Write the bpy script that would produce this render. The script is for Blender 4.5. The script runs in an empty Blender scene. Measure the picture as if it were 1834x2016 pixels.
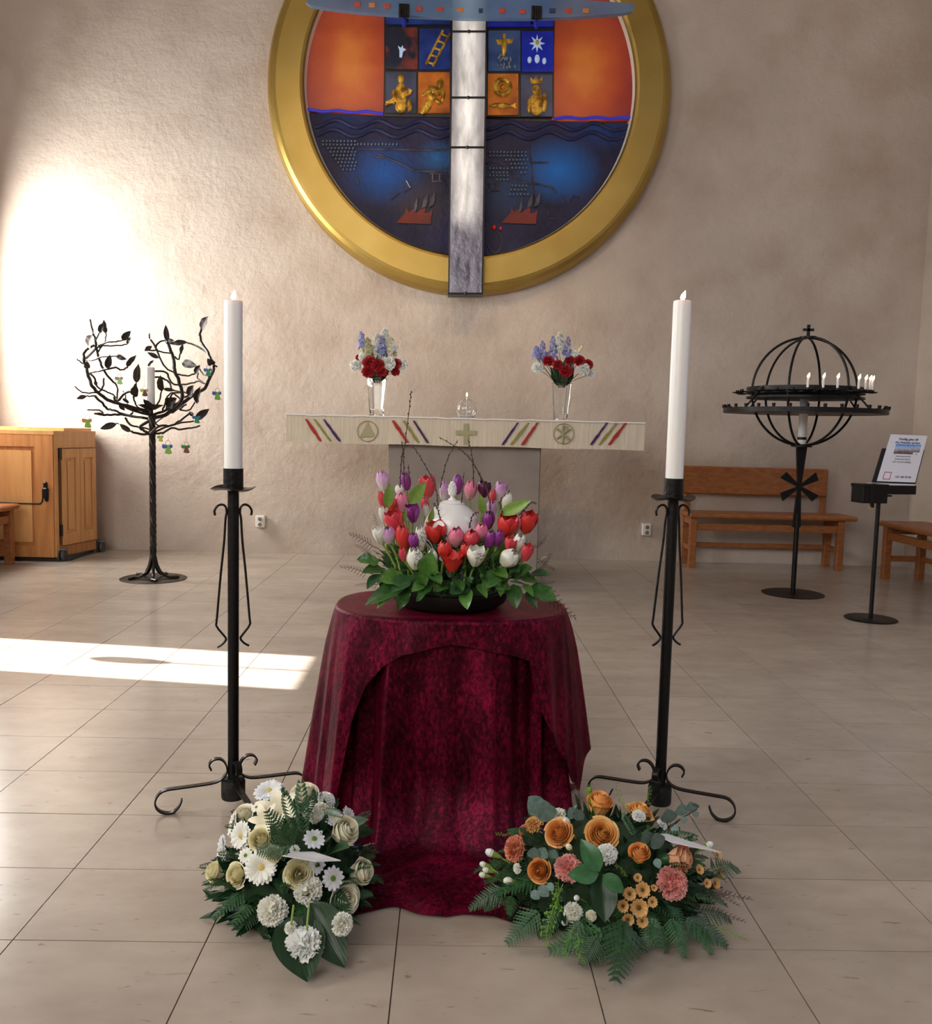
import bpy, bmesh, math, random
from math import sin, cos, pi, sqrt, radians, atan2
from mathutils import Vector as V, Matrix as M
R = random.Random(7)
C = bpy.context.scene.collection
SC = bpy.context.scene
# ------------------------------------------------------------------ camera
F, PIT, YAW, ROL, EYE = 1715.0, .0915, .0199, .0247, 1.079
fw = V((sin(YAW)*cos(PIT), cos(YAW)*cos(PIT), -sin(PIT)))
r0 = V((cos(YAW), -sin(YAW), 0)); u0 = r0.cross(fw)
cr = cos(ROL)*r0 + sin(ROL)*u0; cu = -sin(ROL)*r0 + cos(ROL)*u0
cam = bpy.data.cameras.new('camera'); camo = bpy.data.objects.new('camera', cam); C.objects.link(camo)
camo.matrix_world = M(((cr.x, cu.x, -fw.x, 0), (cr.y, cu.y, -fw.y, 0), (cr.z, cu.z, -fw.z, EYE), (0, 0, 0, 1)))
cam.sensor_fit = 'HORIZONTAL'; cam.sensor_width = 36; cam.lens = 36*F/1834; cam.clip_start = .05
SC.camera = camo
# ------------------------------------------------------------------ world, sun, large lights, exposure
SC.view_settings.view_transform = 'Standard'; SC.view_settings.look = 'None'
SC.view_settings.gamma = 1; SC.view_settings.use_curve_mapping = False
SC.view_settings.exposure = 0.12
w = bpy.data.worlds.new('sky'); SC.world = w; w.use_nodes = True
bg = w.node_tree.nodes['Background']; bg.inputs[0].default_value = (.75, .87, 1, 1); bg.inputs[1].default_value = 1.6
SEL = radians(33); SDIR = V((cos(SEL)*1, -cos(SEL)*.15, -sin(SEL))).normalized()
def light(name, kind, loc, target, energy, col, size=1, size_y=None, **k):
    l = bpy.data.lights.new(name, kind); o = bpy.data.objects.new(name, l); C.objects.link(o)
    o.location = loc; l.energy = energy; l.color = col
    o.rotation_euler = (V(target)-V(loc)).to_track_quat('-Z', 'Y').to_euler()
    if kind == 'AREA':
        l.shape = 'RECTANGLE'; l.size = size; l.size_y = size_y or size
    for a, b in k.items(): setattr(l, a, b)
    return o
sun = light('sun', 'SUN', V((-1, 3.8, 0))-SDIR*8, (-1, 3.8, 0), 24, (1, .96, .9), angle=radians(.5))
light('daylight_nave', 'AREA', (-2.3, -2.3, 3.6), (-.7, 5, 1.4), 172, (1, .95, .90), 4.0, 2.6)
light('daylight_corner_window', 'AREA', (-3.80, 6.72, 2.05), (-2.6, 6.95, 1.9), 105, (1, .96, .9), .8, 1.7, spread=radians(170))
light('daylight_left_windows', 'AREA', (-3.8, 2.3, 2.2), (0, 3.0, .6), 85, (1, .96, .9), 1.6, 1.8)
light('daylight_right_high', 'AREA', (3.85, 2.2, 3.3), (0, 3.3, 1.0), 42, (.52, .68, 1), 1.8, 1.2)
for sx_ in (-1.5, 1.3): light('art_spot', 'SPOT', (sx_, 4.0, 5.4), (-.1+sx_*.15, 7.4, 2.05), 125, (1, .70, .36), spot_size=radians(50), spot_blend=1, shadow_soft_size=.25)
# ------------------------------------------------------------------ pixel-ray helpers (measuring the photograph into metres)
def ray(px, py): return cr*((px-917)/F) + cu*((1008-py)/F) + fw
def at(px, py, Y):
    d = ray(px, py); return d*(Y/d.y) + V((0, 0, EYE))
def fl(px, py, z=0):
    d = ray(px, py); return d*((z-EYE)/d.z) + V((0, 0, EYE))
# ------------------------------------------------------------------ materials
def mat(name, col, rough=.5, metal=0, col2=None, nscale=4, stretch=(1, 1, 1), bump=0, bscale=40, detail=4, lo=.35, hi=.65, emit=None, estr=0, rand=0, **k):
    m = bpy.data.materials.new(name); m.use_nodes = True; nt = m.node_tree; N = nt.nodes; L = nt.links
    b = N['Principled BSDF']; b.inputs['Roughness'].default_value = rough; b.inputs['Metallic'].default_value = metal
    c = (*col, 1); b.inputs['Base Color'].default_value = c
    m.diffuse_color = c
    tc = None
    if col2 or bump:
        tc = N.new('ShaderNodeTexCoord'); mp = N.new('ShaderNodeMapping'); mp.inputs['Scale'].default_value = stretch
        L.new(tc.outputs['Object'], mp.inputs[0])
    if col2:
        n = N.new('ShaderNodeTexNoise'); n.inputs['Scale'].default_value = nscale; n.inputs['Detail'].default_value = detail
        L.new(mp.outputs[0], n.inputs['Vector']); r = N.new('ShaderNodeValToRGB'); L.new(n.outputs[0], r.inputs[0])
        r.color_ramp.elements[0].position = lo; r.color_ramp.elements[1].position = hi
        r.color_ramp.elements[0].color = c; r.color_ramp.elements[1].color = (*col2, 1)
        out = r.outputs[0]
        if rand:
            oi = N.new('ShaderNodeObjectInfo'); mr = N.new('ShaderNodeMapRange'); L.new(oi.outputs['Random'], mr.inputs[0])
            mr.inputs[3].default_value = 1-rand; mr.inputs[4].default_value = 1+rand
            hs = N.new('ShaderNodeHueSaturation'); L.new(mr.outputs[0], hs.inputs['Value']); L.new(out, hs.inputs['Color']); out = hs.outputs[0]
        L.new(out, b.inputs['Base Color'])
        if estr: L.new(out, b.inputs['Emission Color'])
    if emit: b.inputs['Emission Color'].default_value = (*emit, 1)
    if estr: b.inputs['Emission Strength'].default_value = estr
    if bump:
        n = N.new('ShaderNodeTexNoise'); n.inputs['Scale'].default_value = bscale; n.inputs['Detail'].default_value = 5
        L.new(mp.outputs[0], n.inputs['Vector']); bp = N.new('ShaderNodeBump'); bp.inputs['Strength'].default_value = bump
        bp.inputs['Distance'].default_value = .01
        L.new(n.outputs[0], bp.inputs['Height']); L.new(bp.outputs[0], b.inputs['Normal'])
    for a, v in k.items():
        b.inputs[a.replace('_', ' ')].default_value = v
    return m
def petal(name, tip, base, axis='Z', lo=-.4, hi=.6, rough=.55, vein=0):
    """petal colour: runs from the petal's foot to its rim"""
    m = bpy.data.materials.new(name); m.use_nodes = True; nt = m.node_tree; N = nt.nodes; L = nt.links
    b = N['Principled BSDF']; b.inputs['Roughness'].default_value = rough
    tc = N.new('ShaderNodeTexCoord'); s = N.new('ShaderNodeSeparateXYZ'); L.new(tc.outputs['Object'], s.inputs[0])
    mr = N.new('ShaderNodeMapRange'); mr.inputs[1].default_value = lo; mr.inputs[2].default_value = hi
    if axis == 'R':
        ln = N.new('ShaderNodeVectorMath'); ln.operation = 'LENGTH'; L.new(tc.outputs['Object'], ln.inputs[0]); L.new(ln.outputs['Value'], mr.inputs[0])
    else: L.new(s.outputs[axis], mr.inputs[0])
    mx = N.new('ShaderNodeMix'); mx.data_type = 'RGBA'; mx.inputs[6].default_value = (*base, 1); mx.inputs[7].default_value = (*tip, 1)
    nz = N.new('ShaderNodeTexNoise'); nz.inputs['Scale'].default_value = 3; L.new(tc.outputs['Object'], nz.inputs['Vector'])
    ad = N.new('ShaderNodeMath'); ad.operation = 'MULTIPLY_ADD'; ad.inputs[1].default_value = .5; ad.inputs[2].default_value = -.25; L.new(nz.outputs[0], ad.inputs[0])
    a2 = N.new('ShaderNodeMath'); a2.operation = 'ADD'; a2.use_clamp = True; L.new(mr.outputs[0], a2.inputs[0]); L.new(ad.outputs[0], a2.inputs[1])
    L.new(a2.outputs[0], mx.inputs[0]); L.new(mx.outputs[2], b.inputs['Base Color'])
    b.inputs['Subsurface Weight'].default_value = .25; b.inputs['Subsurface Scale'].default_value = .02
    b.inputs['Subsurface Radius'].default_value = (1, .6, .4)
    return m
def wall_mat(name, c1, c2):
    m = mat(name, c1, .9, col2=c2, nscale=.9, detail=8, lo=.3, hi=.7)
    nt = m.node_tree; N = nt.nodes; L = nt.links; b = N['Principled BSDF']
    tc = N.new('ShaderNodeTexCoord'); mp = N.new('ShaderNodeMapping'); L.new(tc.outputs['Object'], mp.inputs[0])
    mp.inputs['Rotation'].default_value = (pi/2, 0, 0)
    wob = N.new('ShaderNodeTexNoise'); wob.inputs['Scale'].default_value = 6; L.new(tc.outputs['Object'], wob.inputs['Vector'])
    mixv = N.new('ShaderNodeMix'); mixv.data_type = 'VECTOR'; mixv.inputs[0].default_value = .06
    L.new(mp.outputs[0], mixv.inputs[4]); L.new(wob.outputs['Color'], mixv.inputs[5])
    br = N.new('ShaderNodeTexBrick'); br.inputs['Scale'].default_value = 1; br.inputs['Brick Width'].default_value = .26
    br.inputs['Row Height'].default_value = .077; br.inputs['Mortar Size'].default_value = .009; br.inputs['Mortar Smooth'].default_value = 1; br.inputs['Bias'].default_value = 0
    L.new(mixv.outputs[1], br.inputs['Vector'])
    n1 = N.new('ShaderNodeTexNoise'); n1.inputs['Scale'].default_value = 17; n1.inputs['Detail'].default_value = 9; n1.inputs['Roughness'].default_value = .65
    L.new(tc.outputs['Object'], n1.inputs['Vector'])
    inv = N.new('ShaderNodeMath'); inv.operation = 'MULTIPLY'; inv.inputs[1].default_value = -.035; L.new(br.outputs['Fac'], inv.inputs[0])
    ad = N.new('ShaderNodeMath'); ad.operation = 'ADD'; L.new(inv.outputs[0], ad.inputs[0]); L.new(n1.outputs[0], ad.inputs[1])
    n4 = N.new('ShaderNodeTexNoise'); n4.inputs['Scale'].default_value = 4.5; n4.inputs['Detail'].default_value = 7; n4.inputs['Distortion'].default_value = .8; L.new(tc.outputs['Object'], n4.inputs['Vector'])
    ad2 = N.new('ShaderNodeMath'); ad2.operation = 'MULTIPLY_ADD'; ad2.inputs[1].default_value = .8; L.new(n4.outputs[0], ad2.inputs[0]); L.new(ad.outputs[0], ad2.inputs[2]); ad = ad2
    bp = N.new('ShaderNodeBump'); bp.inputs['Strength'].default_value = .38; bp.inputs['Distance'].default_value = .03
    L.new(ad.outputs[0], bp.inputs['Height']); L.new(bp.outputs[0], b.inputs['Normal'])
    # brick rows show faintly through the limewash
    src = [l for l in L if l.to_socket == b.inputs['Base Color']][0].from_socket
    mx = N.new('ShaderNodeMix'); mx.data_type = 'RGBA'; mx.blend_type = 'MULTIPLY'; L.new(src, mx.inputs[6]); mx.inputs[7].default_value = (.82, .77, .74, 1)
    n2 = N.new('ShaderNodeTexNoise'); n2.inputs['Scale'].default_value = 2.6; n2.inputs['Detail'].default_value = 6; L.new(tc.outputs['Object'], n2.inputs['Vector'])
    mr = N.new('ShaderNodeMapRange'); mr.inputs[1].default_value = .42; mr.inputs[2].default_value = .72; mr.inputs[4].default_value = .85; L.new(n2.outputs[0], mr.inputs[0])
    L.new(mr.outputs[0], mx.inputs[0]); L.new(mx.outputs[2], b.inputs['Base Color'])
    return m
def floor_mat():
    m = mat('limestone', (.385, .325, .270), .2, col2=(.45, .388, .325), nscale=2.6, stretch=(1, 1.8, 1), detail=9, rand=.05)
    nt = m.node_tree; N = nt.nodes; L = nt.links; b = N['Principled BSDF']
    g = N.new('ShaderNodeNewGeometry')
    for l in list(L):      # one continuous stone pattern over the whole floor, not repeated tile by tile
        if l.from_node.type == 'TEX_COORD': L.new(g.outputs['Position'], l.to_socket)
    def noise(sc, st, det, dist=0):
        mp = N.new('ShaderNodeMapping'); mp.inputs['Scale'].default_value = st; L.new(g.outputs['Position'], mp.inputs[0])
        n = N.new('ShaderNodeTexNoise'); n.inputs['Scale'].default_value = sc; n.inputs['Detail'].default_value = det; n.inputs['Distortion'].default_value = dist; L.new(mp.outputs[0], n.inputs['Vector']); return n.outputs[0]
    def mul(src, val, p0, p1, colr, inv=False):
        r = N.new('ShaderNodeValToRGB'); r.color_ramp.elements[0].position = p0; r.color_ramp.elements[0].color = (1, 1, 1, 1)
        r.color_ramp.elements[1].position = p1; r.color_ramp.elements[1].color = (*colr, 1); L.new(val, r.inputs[0])
        mx = N.new('ShaderNodeMix'); mx.data_type = 'RGBA'; mx.blend_type = 'MULTIPLY'; mx.inputs[0].default_value = 1
        L.new(src, mx.inputs[6]); L.new(r.outputs[0], mx.inputs[7]); return mx.outputs[2]
    src = [l for l in L if l.to_socket == b.inputs['Base Color']][0].from_socket
    src = mul(src, noise(20, (1, 3.4, 1), 6, .7), .66, .74, (.62, .56, .50))
    src = mul(src, noise(60, (1, 2, 1), 4, .3), .70, .78, (.6, .55, .5))
    src = mul(src, noise(11, (1, 1.6, 1), 8, .2), .35, .75, (.90, .885, .87))
    L.new(src, b.inputs['Base Color'])
    mr = N.new('ShaderNodeMapRange'); mr.inputs[3].default_value = .17; mr.inputs[4].default_value = .25; L.new(noise(1.2, (1, 1, 1), 2), mr.inputs[0]); L.new(mr.outputs[0], b.inputs['Roughness'])
    return m
WALL = wall_mat('limewashed_brick', (.60, .525, .458), (.49, .412, .355))
FLOOR = floor_mat()
JOINT = mat('joint_mortar', (.13, .11, .09), .9)
IRON = mat('black_iron', (.012, .012, .013), .38, .6, bump=.25, bscale=60)
IRON2 = mat('forged_iron', (.050, .042, .038), .36, .8, col2=(.02, .017, .016), nscale=20, bump=.3, bscale=50)
WAX = mat('white_wax', (.83, .84, .83), .35, Subsurface_Weight=.3, Subsurface_Scale=.02)
WICK = mat('charred_wick', (.02, .02, .02), .9)
FLAME = mat('flame', (1, .6, .25), .5, emit=(1, .68, .36), estr=9)
GOLD = mat('gold_leaf', (.46, .325, .095), .40, .80, col2=(.40, .265, .065), nscale=2.2, detail=6, bump=.06, bscale=9)
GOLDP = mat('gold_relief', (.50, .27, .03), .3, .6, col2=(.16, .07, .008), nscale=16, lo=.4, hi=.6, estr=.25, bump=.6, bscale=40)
WOOD = mat('oiled_pine', (.52, .225, .07), .42, col2=(.40, .155, .045), nscale=3, stretch=(10, 10, .8), detail=5)
WOODB = mat('bench_pine', (.36, .135, .042), .4, col2=(.26, .09, .028), nscale=5, stretch=(3, 9, 9), detail=5)
WOODL = mat('light_birch', (.62, .32, .115), .42, col2=(.54, .26, .09), nscale=3, stretch=(8, 8, 1), detail=5)
STONE = mat('altar_stone', (.27, .225, .195), .7, col2=(.215, .18, .155), nscale=5, detail=8, bump=.15)
LINEN = mat('ivory_weave', (.68, .60, .47), .9, col2=(.56, .49, .38), nscale=30, stretch=(6, 1, .15), detail=3, bump=.35, bscale=60)
LINW = mat('white_linen', (.80, .78, .76), .85)
GLASS = mat('clear_glass', (.95, .97, .97), .02, Transmission_Weight=1, IOR=1.46)
WHITE = mat('white_porcelain', (.80, .80, .80), .22)
PLAST = mat('white_plastic', (.72, .70, .66), .4)
DARK = mat('dark_hole', (.03, .03, .03), .7)
BRASS = mat('brass', (.55, .4, .15), .3, .9)
RUBBER = mat('grey_rubber', (.06, .06, .065), .6)
PAPER = mat('white_paper', (.80, .81, .84), .35)
INK = mat('black_ink', (.03, .03, .05), .8)
BLACKF = mat('black_foam_bowl', (.008, .008, .008), .5)
# greens
G_SALAL = mat('salal_green', (.045, .135, .022), .32, col2=(.08, .20, .035), nscale=8, rand=.3)
G_SAL2 = mat('salal_deep_green', (.025, .085, .018), .3, col2=(.05, .14, .03), nscale=8, rand=.3)  # darker green, mixed in leaf by leaf
G_DARK = mat('dark_leaf', (.006, .028, .010), .3, col2=(.012, .045, .016), nscale=6, rand=.3)
G_BROAD = mat('glossy_broad_leaf', (.006, .03, .009), .38, col2=(.012, .045, .014), nscale=7, stretch=(6, .25, 1), bump=.15, bscale=9)
G_FERN = mat('fern_green', (.012, .058, .020), .45, col2=(.03, .10, .03), nscale=8, rand=.3)
G_TUL = mat('tulip_leaf', (.16, .30, .05), .4, col2=(.22, .36, .07), nscale=6, rand=.2)
G_STEM = mat('green_stem', (.22, .33, .06), .5)
G_LIME = mat('lime_sprig', (.15, .33, .03), .5)
G_EUC = mat('eucalyptus', (.10, .17, .13), .5, col2=(.17, .26, .26), nscale=3, rand=.35)
G_MOSS = mat('dark_moss', (.010, .03, .010), .9, col2=(.02, .05, .015), nscale=30, bump=1, bscale=60)
TWIG = mat('dark_twig', (.05, .028, .02), .7)
# ------------------------------------------------------------------ mesh builder
class MB:
    def __init__(s): s.v = []; s.f = []
    def add(s, vs, fs):
        n = len(s.v); s.v += [tuple(p) for p in vs]; s.f += [tuple(i+n for i in f) for f in fs]; return s
    def box(s, c, d, b=0, rot=None):
        hx, hy, hz = d[0]/2, d[1]/2, d[2]/2; c = V(c); P = {}; vs = []
        if not b:
            for i in (-1, 1):
                for j in (-1, 1):
                    for k in (-1, 1): vs.append(V((i*hx, j*hy, k*hz)))
            fs = [(0, 1, 3, 2), (4, 6, 7, 5), (0, 4, 5, 1), (2, 3, 7, 6), (0, 2, 6, 4), (1, 5, 7, 3)]
        else:
            h = (hx, hy, hz)
            for i in (-1, 1):
                for j in (-1, 1):
                    for k in (-1, 1):
                        for a in range(3):
                            q = [i*(hx-b), j*(hy-b), k*(hz-b)]; q[a] = (i, j, k)[a]*h[a]; P[(i, j, k, a)] = len(vs); vs.append(V(q))
            fs = []
            for a in range(3):
                o = [x for x in range(3) if x != a]
                for sg in (-1, 1):
                    f = []
                    for x, y in ((-1, -1), (1, -1), (1, 1), (-1, 1)):
                        t = [0, 0, 0]; t[a] = sg; t[o[0]] = x; t[o[1]] = y; f.append(P[(*t, a)])
                    fs.append(tuple(f))
                for x in (-1, 1):
                    for y in (-1, 1):
                        f = []
                        for (z, q) in ((-1, 0), (1, 0), (1, 1), (-1, 1)):
                            t = [0, 0, 0]; t[a] = z; t[o[0]] = x; t[o[1]] = y; f.append(P[(*t, o[q])])
                        fs.append(tuple(f))
            for i in (-1, 1):
                for j in (-1, 1):
                    for k in (-1, 1): fs.append((P[(i, j, k, 0)], P[(i, j, k, 1)], P[(i, j, k, 2)]))
        if rot is not None: vs = [rot @ p for p in vs]
        return s.add([p+c for p in vs], fs)
    def span(s, a, b, bev=0): return s.box([(x+y)/2 for x, y in zip(a, b)], [abs(y-x) for x, y in zip(a, b)], bev)
    def tube(s, pts, r, n=8, cap=True):
        pts = [V(p) for p in pts]; rr = r if isinstance(r, (list, tuple)) else [r]*len(pts)
        vs = []; fs = []; prev = None
        for i, p in enumerate(pts):
            t = (pts[min(i+1, len(pts)-1)]-pts[max(i-1, 0)]).normalized()
            if prev is None:
                a = V((0, 0, 1)) if abs(t.z) < .9 else V((1, 0, 0)); e = t.cross(a).normalized()
            else:
                e = (prev - t*prev.dot(t)); e = e.normalized() if e.length > 1e-6 else t.orthogonal().normalized()
            prev = e; g = t.cross(e)
            for k in range(n):
                q = 2*pi*k/n; vs.append(p+rr[i]*(cos(q)*e+sin(q)*g))
        for i in range(len(pts)-1):
            for k in range(n):
                fs.append((i*n+k, i*n+(k+1) % n, (i+1)*n+(k+1) % n, (i+1)*n+k))
        if cap: fs += [tuple(range(n))[::-1], tuple(range((len(pts)-1)*n, len(pts)*n))]
        return s.add(vs, fs)
    def ribbon(s, pts, wid, wdir, th):
        """flat bar swept along pts; wdir = width direction"""
        pts = [V(p) for p in pts]; wd = V(wdir).normalized(); vs = []; fs = []
        for i, p in enumerate(pts):
            t = (pts[min(i+1, len(pts)-1)]-pts[max(i-1, 0)]).normalized(); nn = t.cross(wd).normalized()
            for a, b in ((-1, -1), (1, -1), (1, 1), (-1, 1)): vs.append(p+wd*a*wid/2+nn*b*th/2)
        for i in range(len(pts)-1):
            for k in range(4): fs.append((i*4+k, i*4+(k+1) % 4, i*4+4+(k+1) % 4, i*4+4+k))
        n = len(pts)*4; fs += [(3, 2, 1, 0), (n-4, n-3, n-2, n-1)]
        return s.add(vs, fs)
    def lathe(s, prof, c=(0, 0, 0), n=24, sq=1, ph=0):
        c = V(c); vs = []; fs = []
        for r, z in prof:
            for k in range(n):
                q = 2*pi*k/n+ph; vs.append(c+V((r*cos(q), r*sin(q)*sq, z)))
        for i in range(len(prof)-1):
            for k in range(n): fs.append((i*n+k, i*n+(k+1) % n, (i+1)*n+(k+1) % n, (i+1)*n+k))
        if prof[0][0] > 1e-5: fs.append(tuple(range(n))[::-1])
        if prof[-1][0] > 1e-5: fs.append(tuple(range((len(prof)-1)*n, len(prof)*n)))
        return s.add(vs, fs)
    def grid(s, fn, nu, nv, wrap=False):
        vs = [fn(i/nu, j/nv) for i in range(nu+1) for j in range(nv+(0 if wrap else 1))]; w = nv if wrap else nv+1; fs = []
        for i in range(nu):
            for j in range(nv): fs.append((i*w+j, i*w+(j+1) % w, (i+1)*w+(j+1) % w, (i+1)*w+j))
        return s.add(vs, fs)
    def poly(s, pts2, fn, d0, d1):
        """extruded outline; fn(x, y, depth) -> point"""
        n = len(pts2); vs = [fn(x, y, d0) for x, y in pts2]+[fn(x, y, d1) for x, y in pts2]
        fs = [tuple(range(n)), tuple(range(n, 2*n))[::-1]]+[(i, (i+1) % n, n+(i+1) % n, n+i) for i in range(n)]
        return s.add(vs, fs)
    def ell(s, c, r, n=10, rot=None):
        c = V(c); vs = []; fs = []; m = max(4, n//2+1)
        for i in range(m+1):
            a = pi*i/m
            for k in range(n):
                q = 2*pi*k/n; p = V((r[0]*sin(a)*cos(q), r[1]*sin(a)*sin(q), r[2]*cos(a)))
                vs.append(c+(rot @ p if rot is not None else p))
        for i in range(m):
            for k in range(n): fs.append((i*n+k, i*n+(k+1) % n, (i+1)*n+(k+1) % n, (i+1)*n+k))
        return s.add(vs, fs)
    def mesh(s, name, m, smooth=True, norm=True):
        me = bpy.data.meshes.new(name); me.from_pydata(s.v, [], s.f)
        if norm:
            bm = bmesh.new(); bm.from_mesh(me); bmesh.ops.remove_doubles(bm, verts=bm.verts, dist=1e-6)
            bmesh.ops.recalc_face_normals(bm, faces=bm.faces); bm.to_mesh(me); bm.free()
        if m: me.materials.append(m)
        if smooth:
            me.polygons.foreach_set('use_smooth', [True]*len(me.polygons))
            if smooth != 'all' and norm:
                try: me.set_sharp_from_angle(angle=radians(38))
                except Exception: pass
        return me
    def build(s, name, m, parent=None, smooth=True, norm=True, kind=None): return put(s.mesh(name, m, smooth, norm), name, parent, kind=kind)
def put(me, name, parent=None, mw=None, m=None, kind=None):
    o = bpy.data.objects.new(name, me); C.objects.link(o)
    if mw is not None: o.matrix_basis = mw
    if parent is not None:
        o.parent = parent
        if parent.type == 'EMPTY': o.matrix_parent_inverse = M.Translation(-V(parent.location))
    if m is not None:
        o.material_slots[0].link = 'OBJECT'; o.material_slots[0].material = m
    if kind: o['kind'] = kind
    return o
def tag(o, label, cat, group=None):
    o['label'] = label; o['category'] = cat
    if group: o['group'] = group
    return o
def thing(name, loc, label=None, cat=None, group=None):
    o = bpy.data.objects.new(name, None); C.objects.link(o); o.location = loc; o.empty_display_size = .1
    if label: tag(o, label, cat, group)
    return o
def struct(o): o['kind'] = 'structure'; return o
def face_m(p, n, s=1, roll=0):
    q = V(n).normalized().to_track_quat('Z', 'Y').to_matrix().to_4x4()
    return M.Translation(V(p)) @ q @ M.Rotation(roll, 4, 'Z') @ M.Scale(s, 4)
def lay_m(p, q, up, wid=1):
    """local Y runs p->q (unit length), local Z towards up"""
    p = V(p); q = V(q); y = q-p; L = y.length; y = y/L; z = V(up); z = z-y*z.dot(y)
    z = z.normalized() if z.length > 1e-4 else y.orthogonal().normalized(); x = y.cross(z)
    m = M(((x.x*L*wid, y.x*L, z.x*L, p.x), (x.y*L*wid, y.y*L, z.y*L, p.y), (x.z*L*wid, y.z*L, z.z*L, p.z), (0, 0, 0, 1)))
    return m
def interp(x, tab):
    if x <= tab[0][0]: return tab[0][1]
    for (a, b), (c, d) in zip(tab, tab[1:]):
        if x <= c: return b+(d-b)*(x-a)/(c-a)
    return tab[-1][1]
def smooth_path(pts, k=4):
    pts = [V(p) for p in pts]; out = []
    for i in range(len(pts)-1):
        p0 = pts[max(i-1, 0)]; p1 = pts[i]; p2 = pts[i+1]; p3 = pts[min(i+2, len(pts)-1)]
        for j in range(k):
            t = j/k; out.append(.5*((2*p1)+(p2-p0)*t+(2*p0-5*p1+4*p2-p3)*t*t+(3*p1-p0-3*p2+p3)*t**3))
    return out+[pts[-1]]
# ------------------------------------------------------------------ the setting
XL, XR, YB, YF, ZC = -3.83, 3.99, 7.49, -3.2, 5.9
TX, TY, TX0, TY0 = .4, .2986, -.0892, 1.7462
base = struct(MB().span((XL-.4, YF-.3, -.12), (XR+.4, YB+.3, -.004)).build('floor', JOINT, smooth=False))
rest = MB(); cand = []
for i in range(-10, 11):
    for j in range(-17, 21):
        x = TX0+i*TX; y = TY0+j*TY; x0, x1, y0, y1 = max(x, XL), min(x+TX, XR), max(y, YF), min(y+TY, YB)
        if x1-x0 < .02 or y1-y0 < .02: continue
        yc = (y0+y1)/2; vis = yc > 1.35 and abs((x0+x1)/2-yc*.02) < .535*yc+.42
        cand.append((0 if vis else 1, yc, x0, x1, y0, y1))
cand.sort()
gap = .0014
for n, (iv, yc, x0, x1, y0, y1) in enumerate(cand):
    dz = R.uniform(-.0003, .0003)
    if n < 298 and not iv:
        hx, hy = (x1-x0)/2-gap, (y1-y0)/2-gap; b = 0; cx, cy = (x0+x1)/2, (y0+y1)/2
        mb = MB(); mb.box((0, 0, -.01), (2*hx, 2*hy, .02), b)
        o = put(mb.mesh('floor_tile', FLOOR, smooth=False), 'floor_tile', base); o.location = (cx, cy, dz)
    else: rest.span((x0+gap, y0+gap, -.02), (x1-gap, y1-gap, dz))
rest.build('distant_tiles', FLOOR, base, smooth=False, kind='stuff')
T = .14
struct(MB().span((XL-T, YB, 0), (XR+T, YB+T, ZC)).build('wall_back', WALL, smooth=False))
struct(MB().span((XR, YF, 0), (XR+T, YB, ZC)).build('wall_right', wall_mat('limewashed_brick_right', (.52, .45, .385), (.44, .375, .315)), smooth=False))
struct(MB().span((XL-T, YF-T, 0), (XR+T, YF, ZC)).build('wall_front', WALL, smooth=False))
struct(MB().span((XL-T, YF-T, ZC), (XR+T, YB+T, ZC+.1)).build('ceiling', mat('white_ceiling', (.5, .46, .41), .9), smooth=False))
# left wall with the window that lets the sun in and the tall corner window
def back(X, Y): t = X-XL; return Y+.15*t, t/cos(atan2(.15, 1))*math.tan(SEL)
wy1, head = back(-.638, 4.092); wy0, _ = back(-.638, 3.539); head += T*math.tan(SEL)*1.02
openings = [(wy0, wy1, .5, head), (6.30, 7.18, 1.18, 2.95), (1.5, 3.1, 1.3, 3.1)]
lw = MB(); ys = [YF, 1.5, 3.1, wy0, wy1, 6.30, 7.18, YB]
for a, b in zip(ys, ys[1:]):
    o = [q for q in openings if abs(q[0]-a) < 1e-6]
    if o: lw.span((XL-T, a, 0), (XL, b, o[0][2])); lw.span((XL-T, a, o[0][3]), (XL, b, ZC))
    else: lw.span((XL-T, a, 0), (XL, b, ZC))
struct(lw.build('wall_left', WALL, smooth=False))
DAYGLOW = mat('opaque_daylight_glow', (.8, .85, .9), .4, emit=(.92, .96, 1), estr=2.2)  # opaque self-lit pane stands in for daylight and keeps the sun out
for n, (a, b, c, d) in enumerate(openings):
    wn = struct(thing('window_%d' % (n+1), (XL-T/2, (a+b)/2, c)))
    f = MB(); t = .03
    for p, q in (((a, c), (a+t, d)), ((b-t, c), (b, d)), ((a+t, c), (b-t, c+t)), ((a+t, d-t), (b-t, d))):
        if n == 0: t2 = .004; 
        f.span((XL-T+.01, p[0], p[1]), (XL-T+.04, q[0], q[1]))
    if n: 
        f.build('window_frame', PLAST, wn, smooth=False)
        MB().span((XL-T+.02, a+t, c+t), (XL-T+.03, b-t, d-t)).build('pane', DAYGLOW, wn, smooth=False)
    else:
        g = MB()
        for p, q in (((a-.03, c-.03), (a, d+.03)), ((b, c-.03), (b+.03, d+.03)), ((a, c-.03), (b, c)), ((a, d), (b, d+.03))):
            g.span((XL-T-.03, p[0], p[1]), (XL-T, q[0], q[1]))
        g.build('window_frame', PLAST, wn, smooth=False)
# pendant lamp left of the frame, whose shadow crosses the patch of sun
LP = V((-2.9, 4.155, .93))
lt = thing('pendant_lamp', (LP.x, LP.y, ZC), 'slim pendant lamp on a long cord at the left window, seen as shadow', 'lamp')
MB().tube([LP+V((0, 0, .14)), V((LP.x, LP.y, ZC))], .006, 6).build('cord', IRON, lt)
MB().lathe([(.012, .14), (.02, .13), (.045, .06), (.05, 0), (.042, -.06), (.015, -.1)], LP, 16).build('lamp_shade', WHITE, lt)
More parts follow.
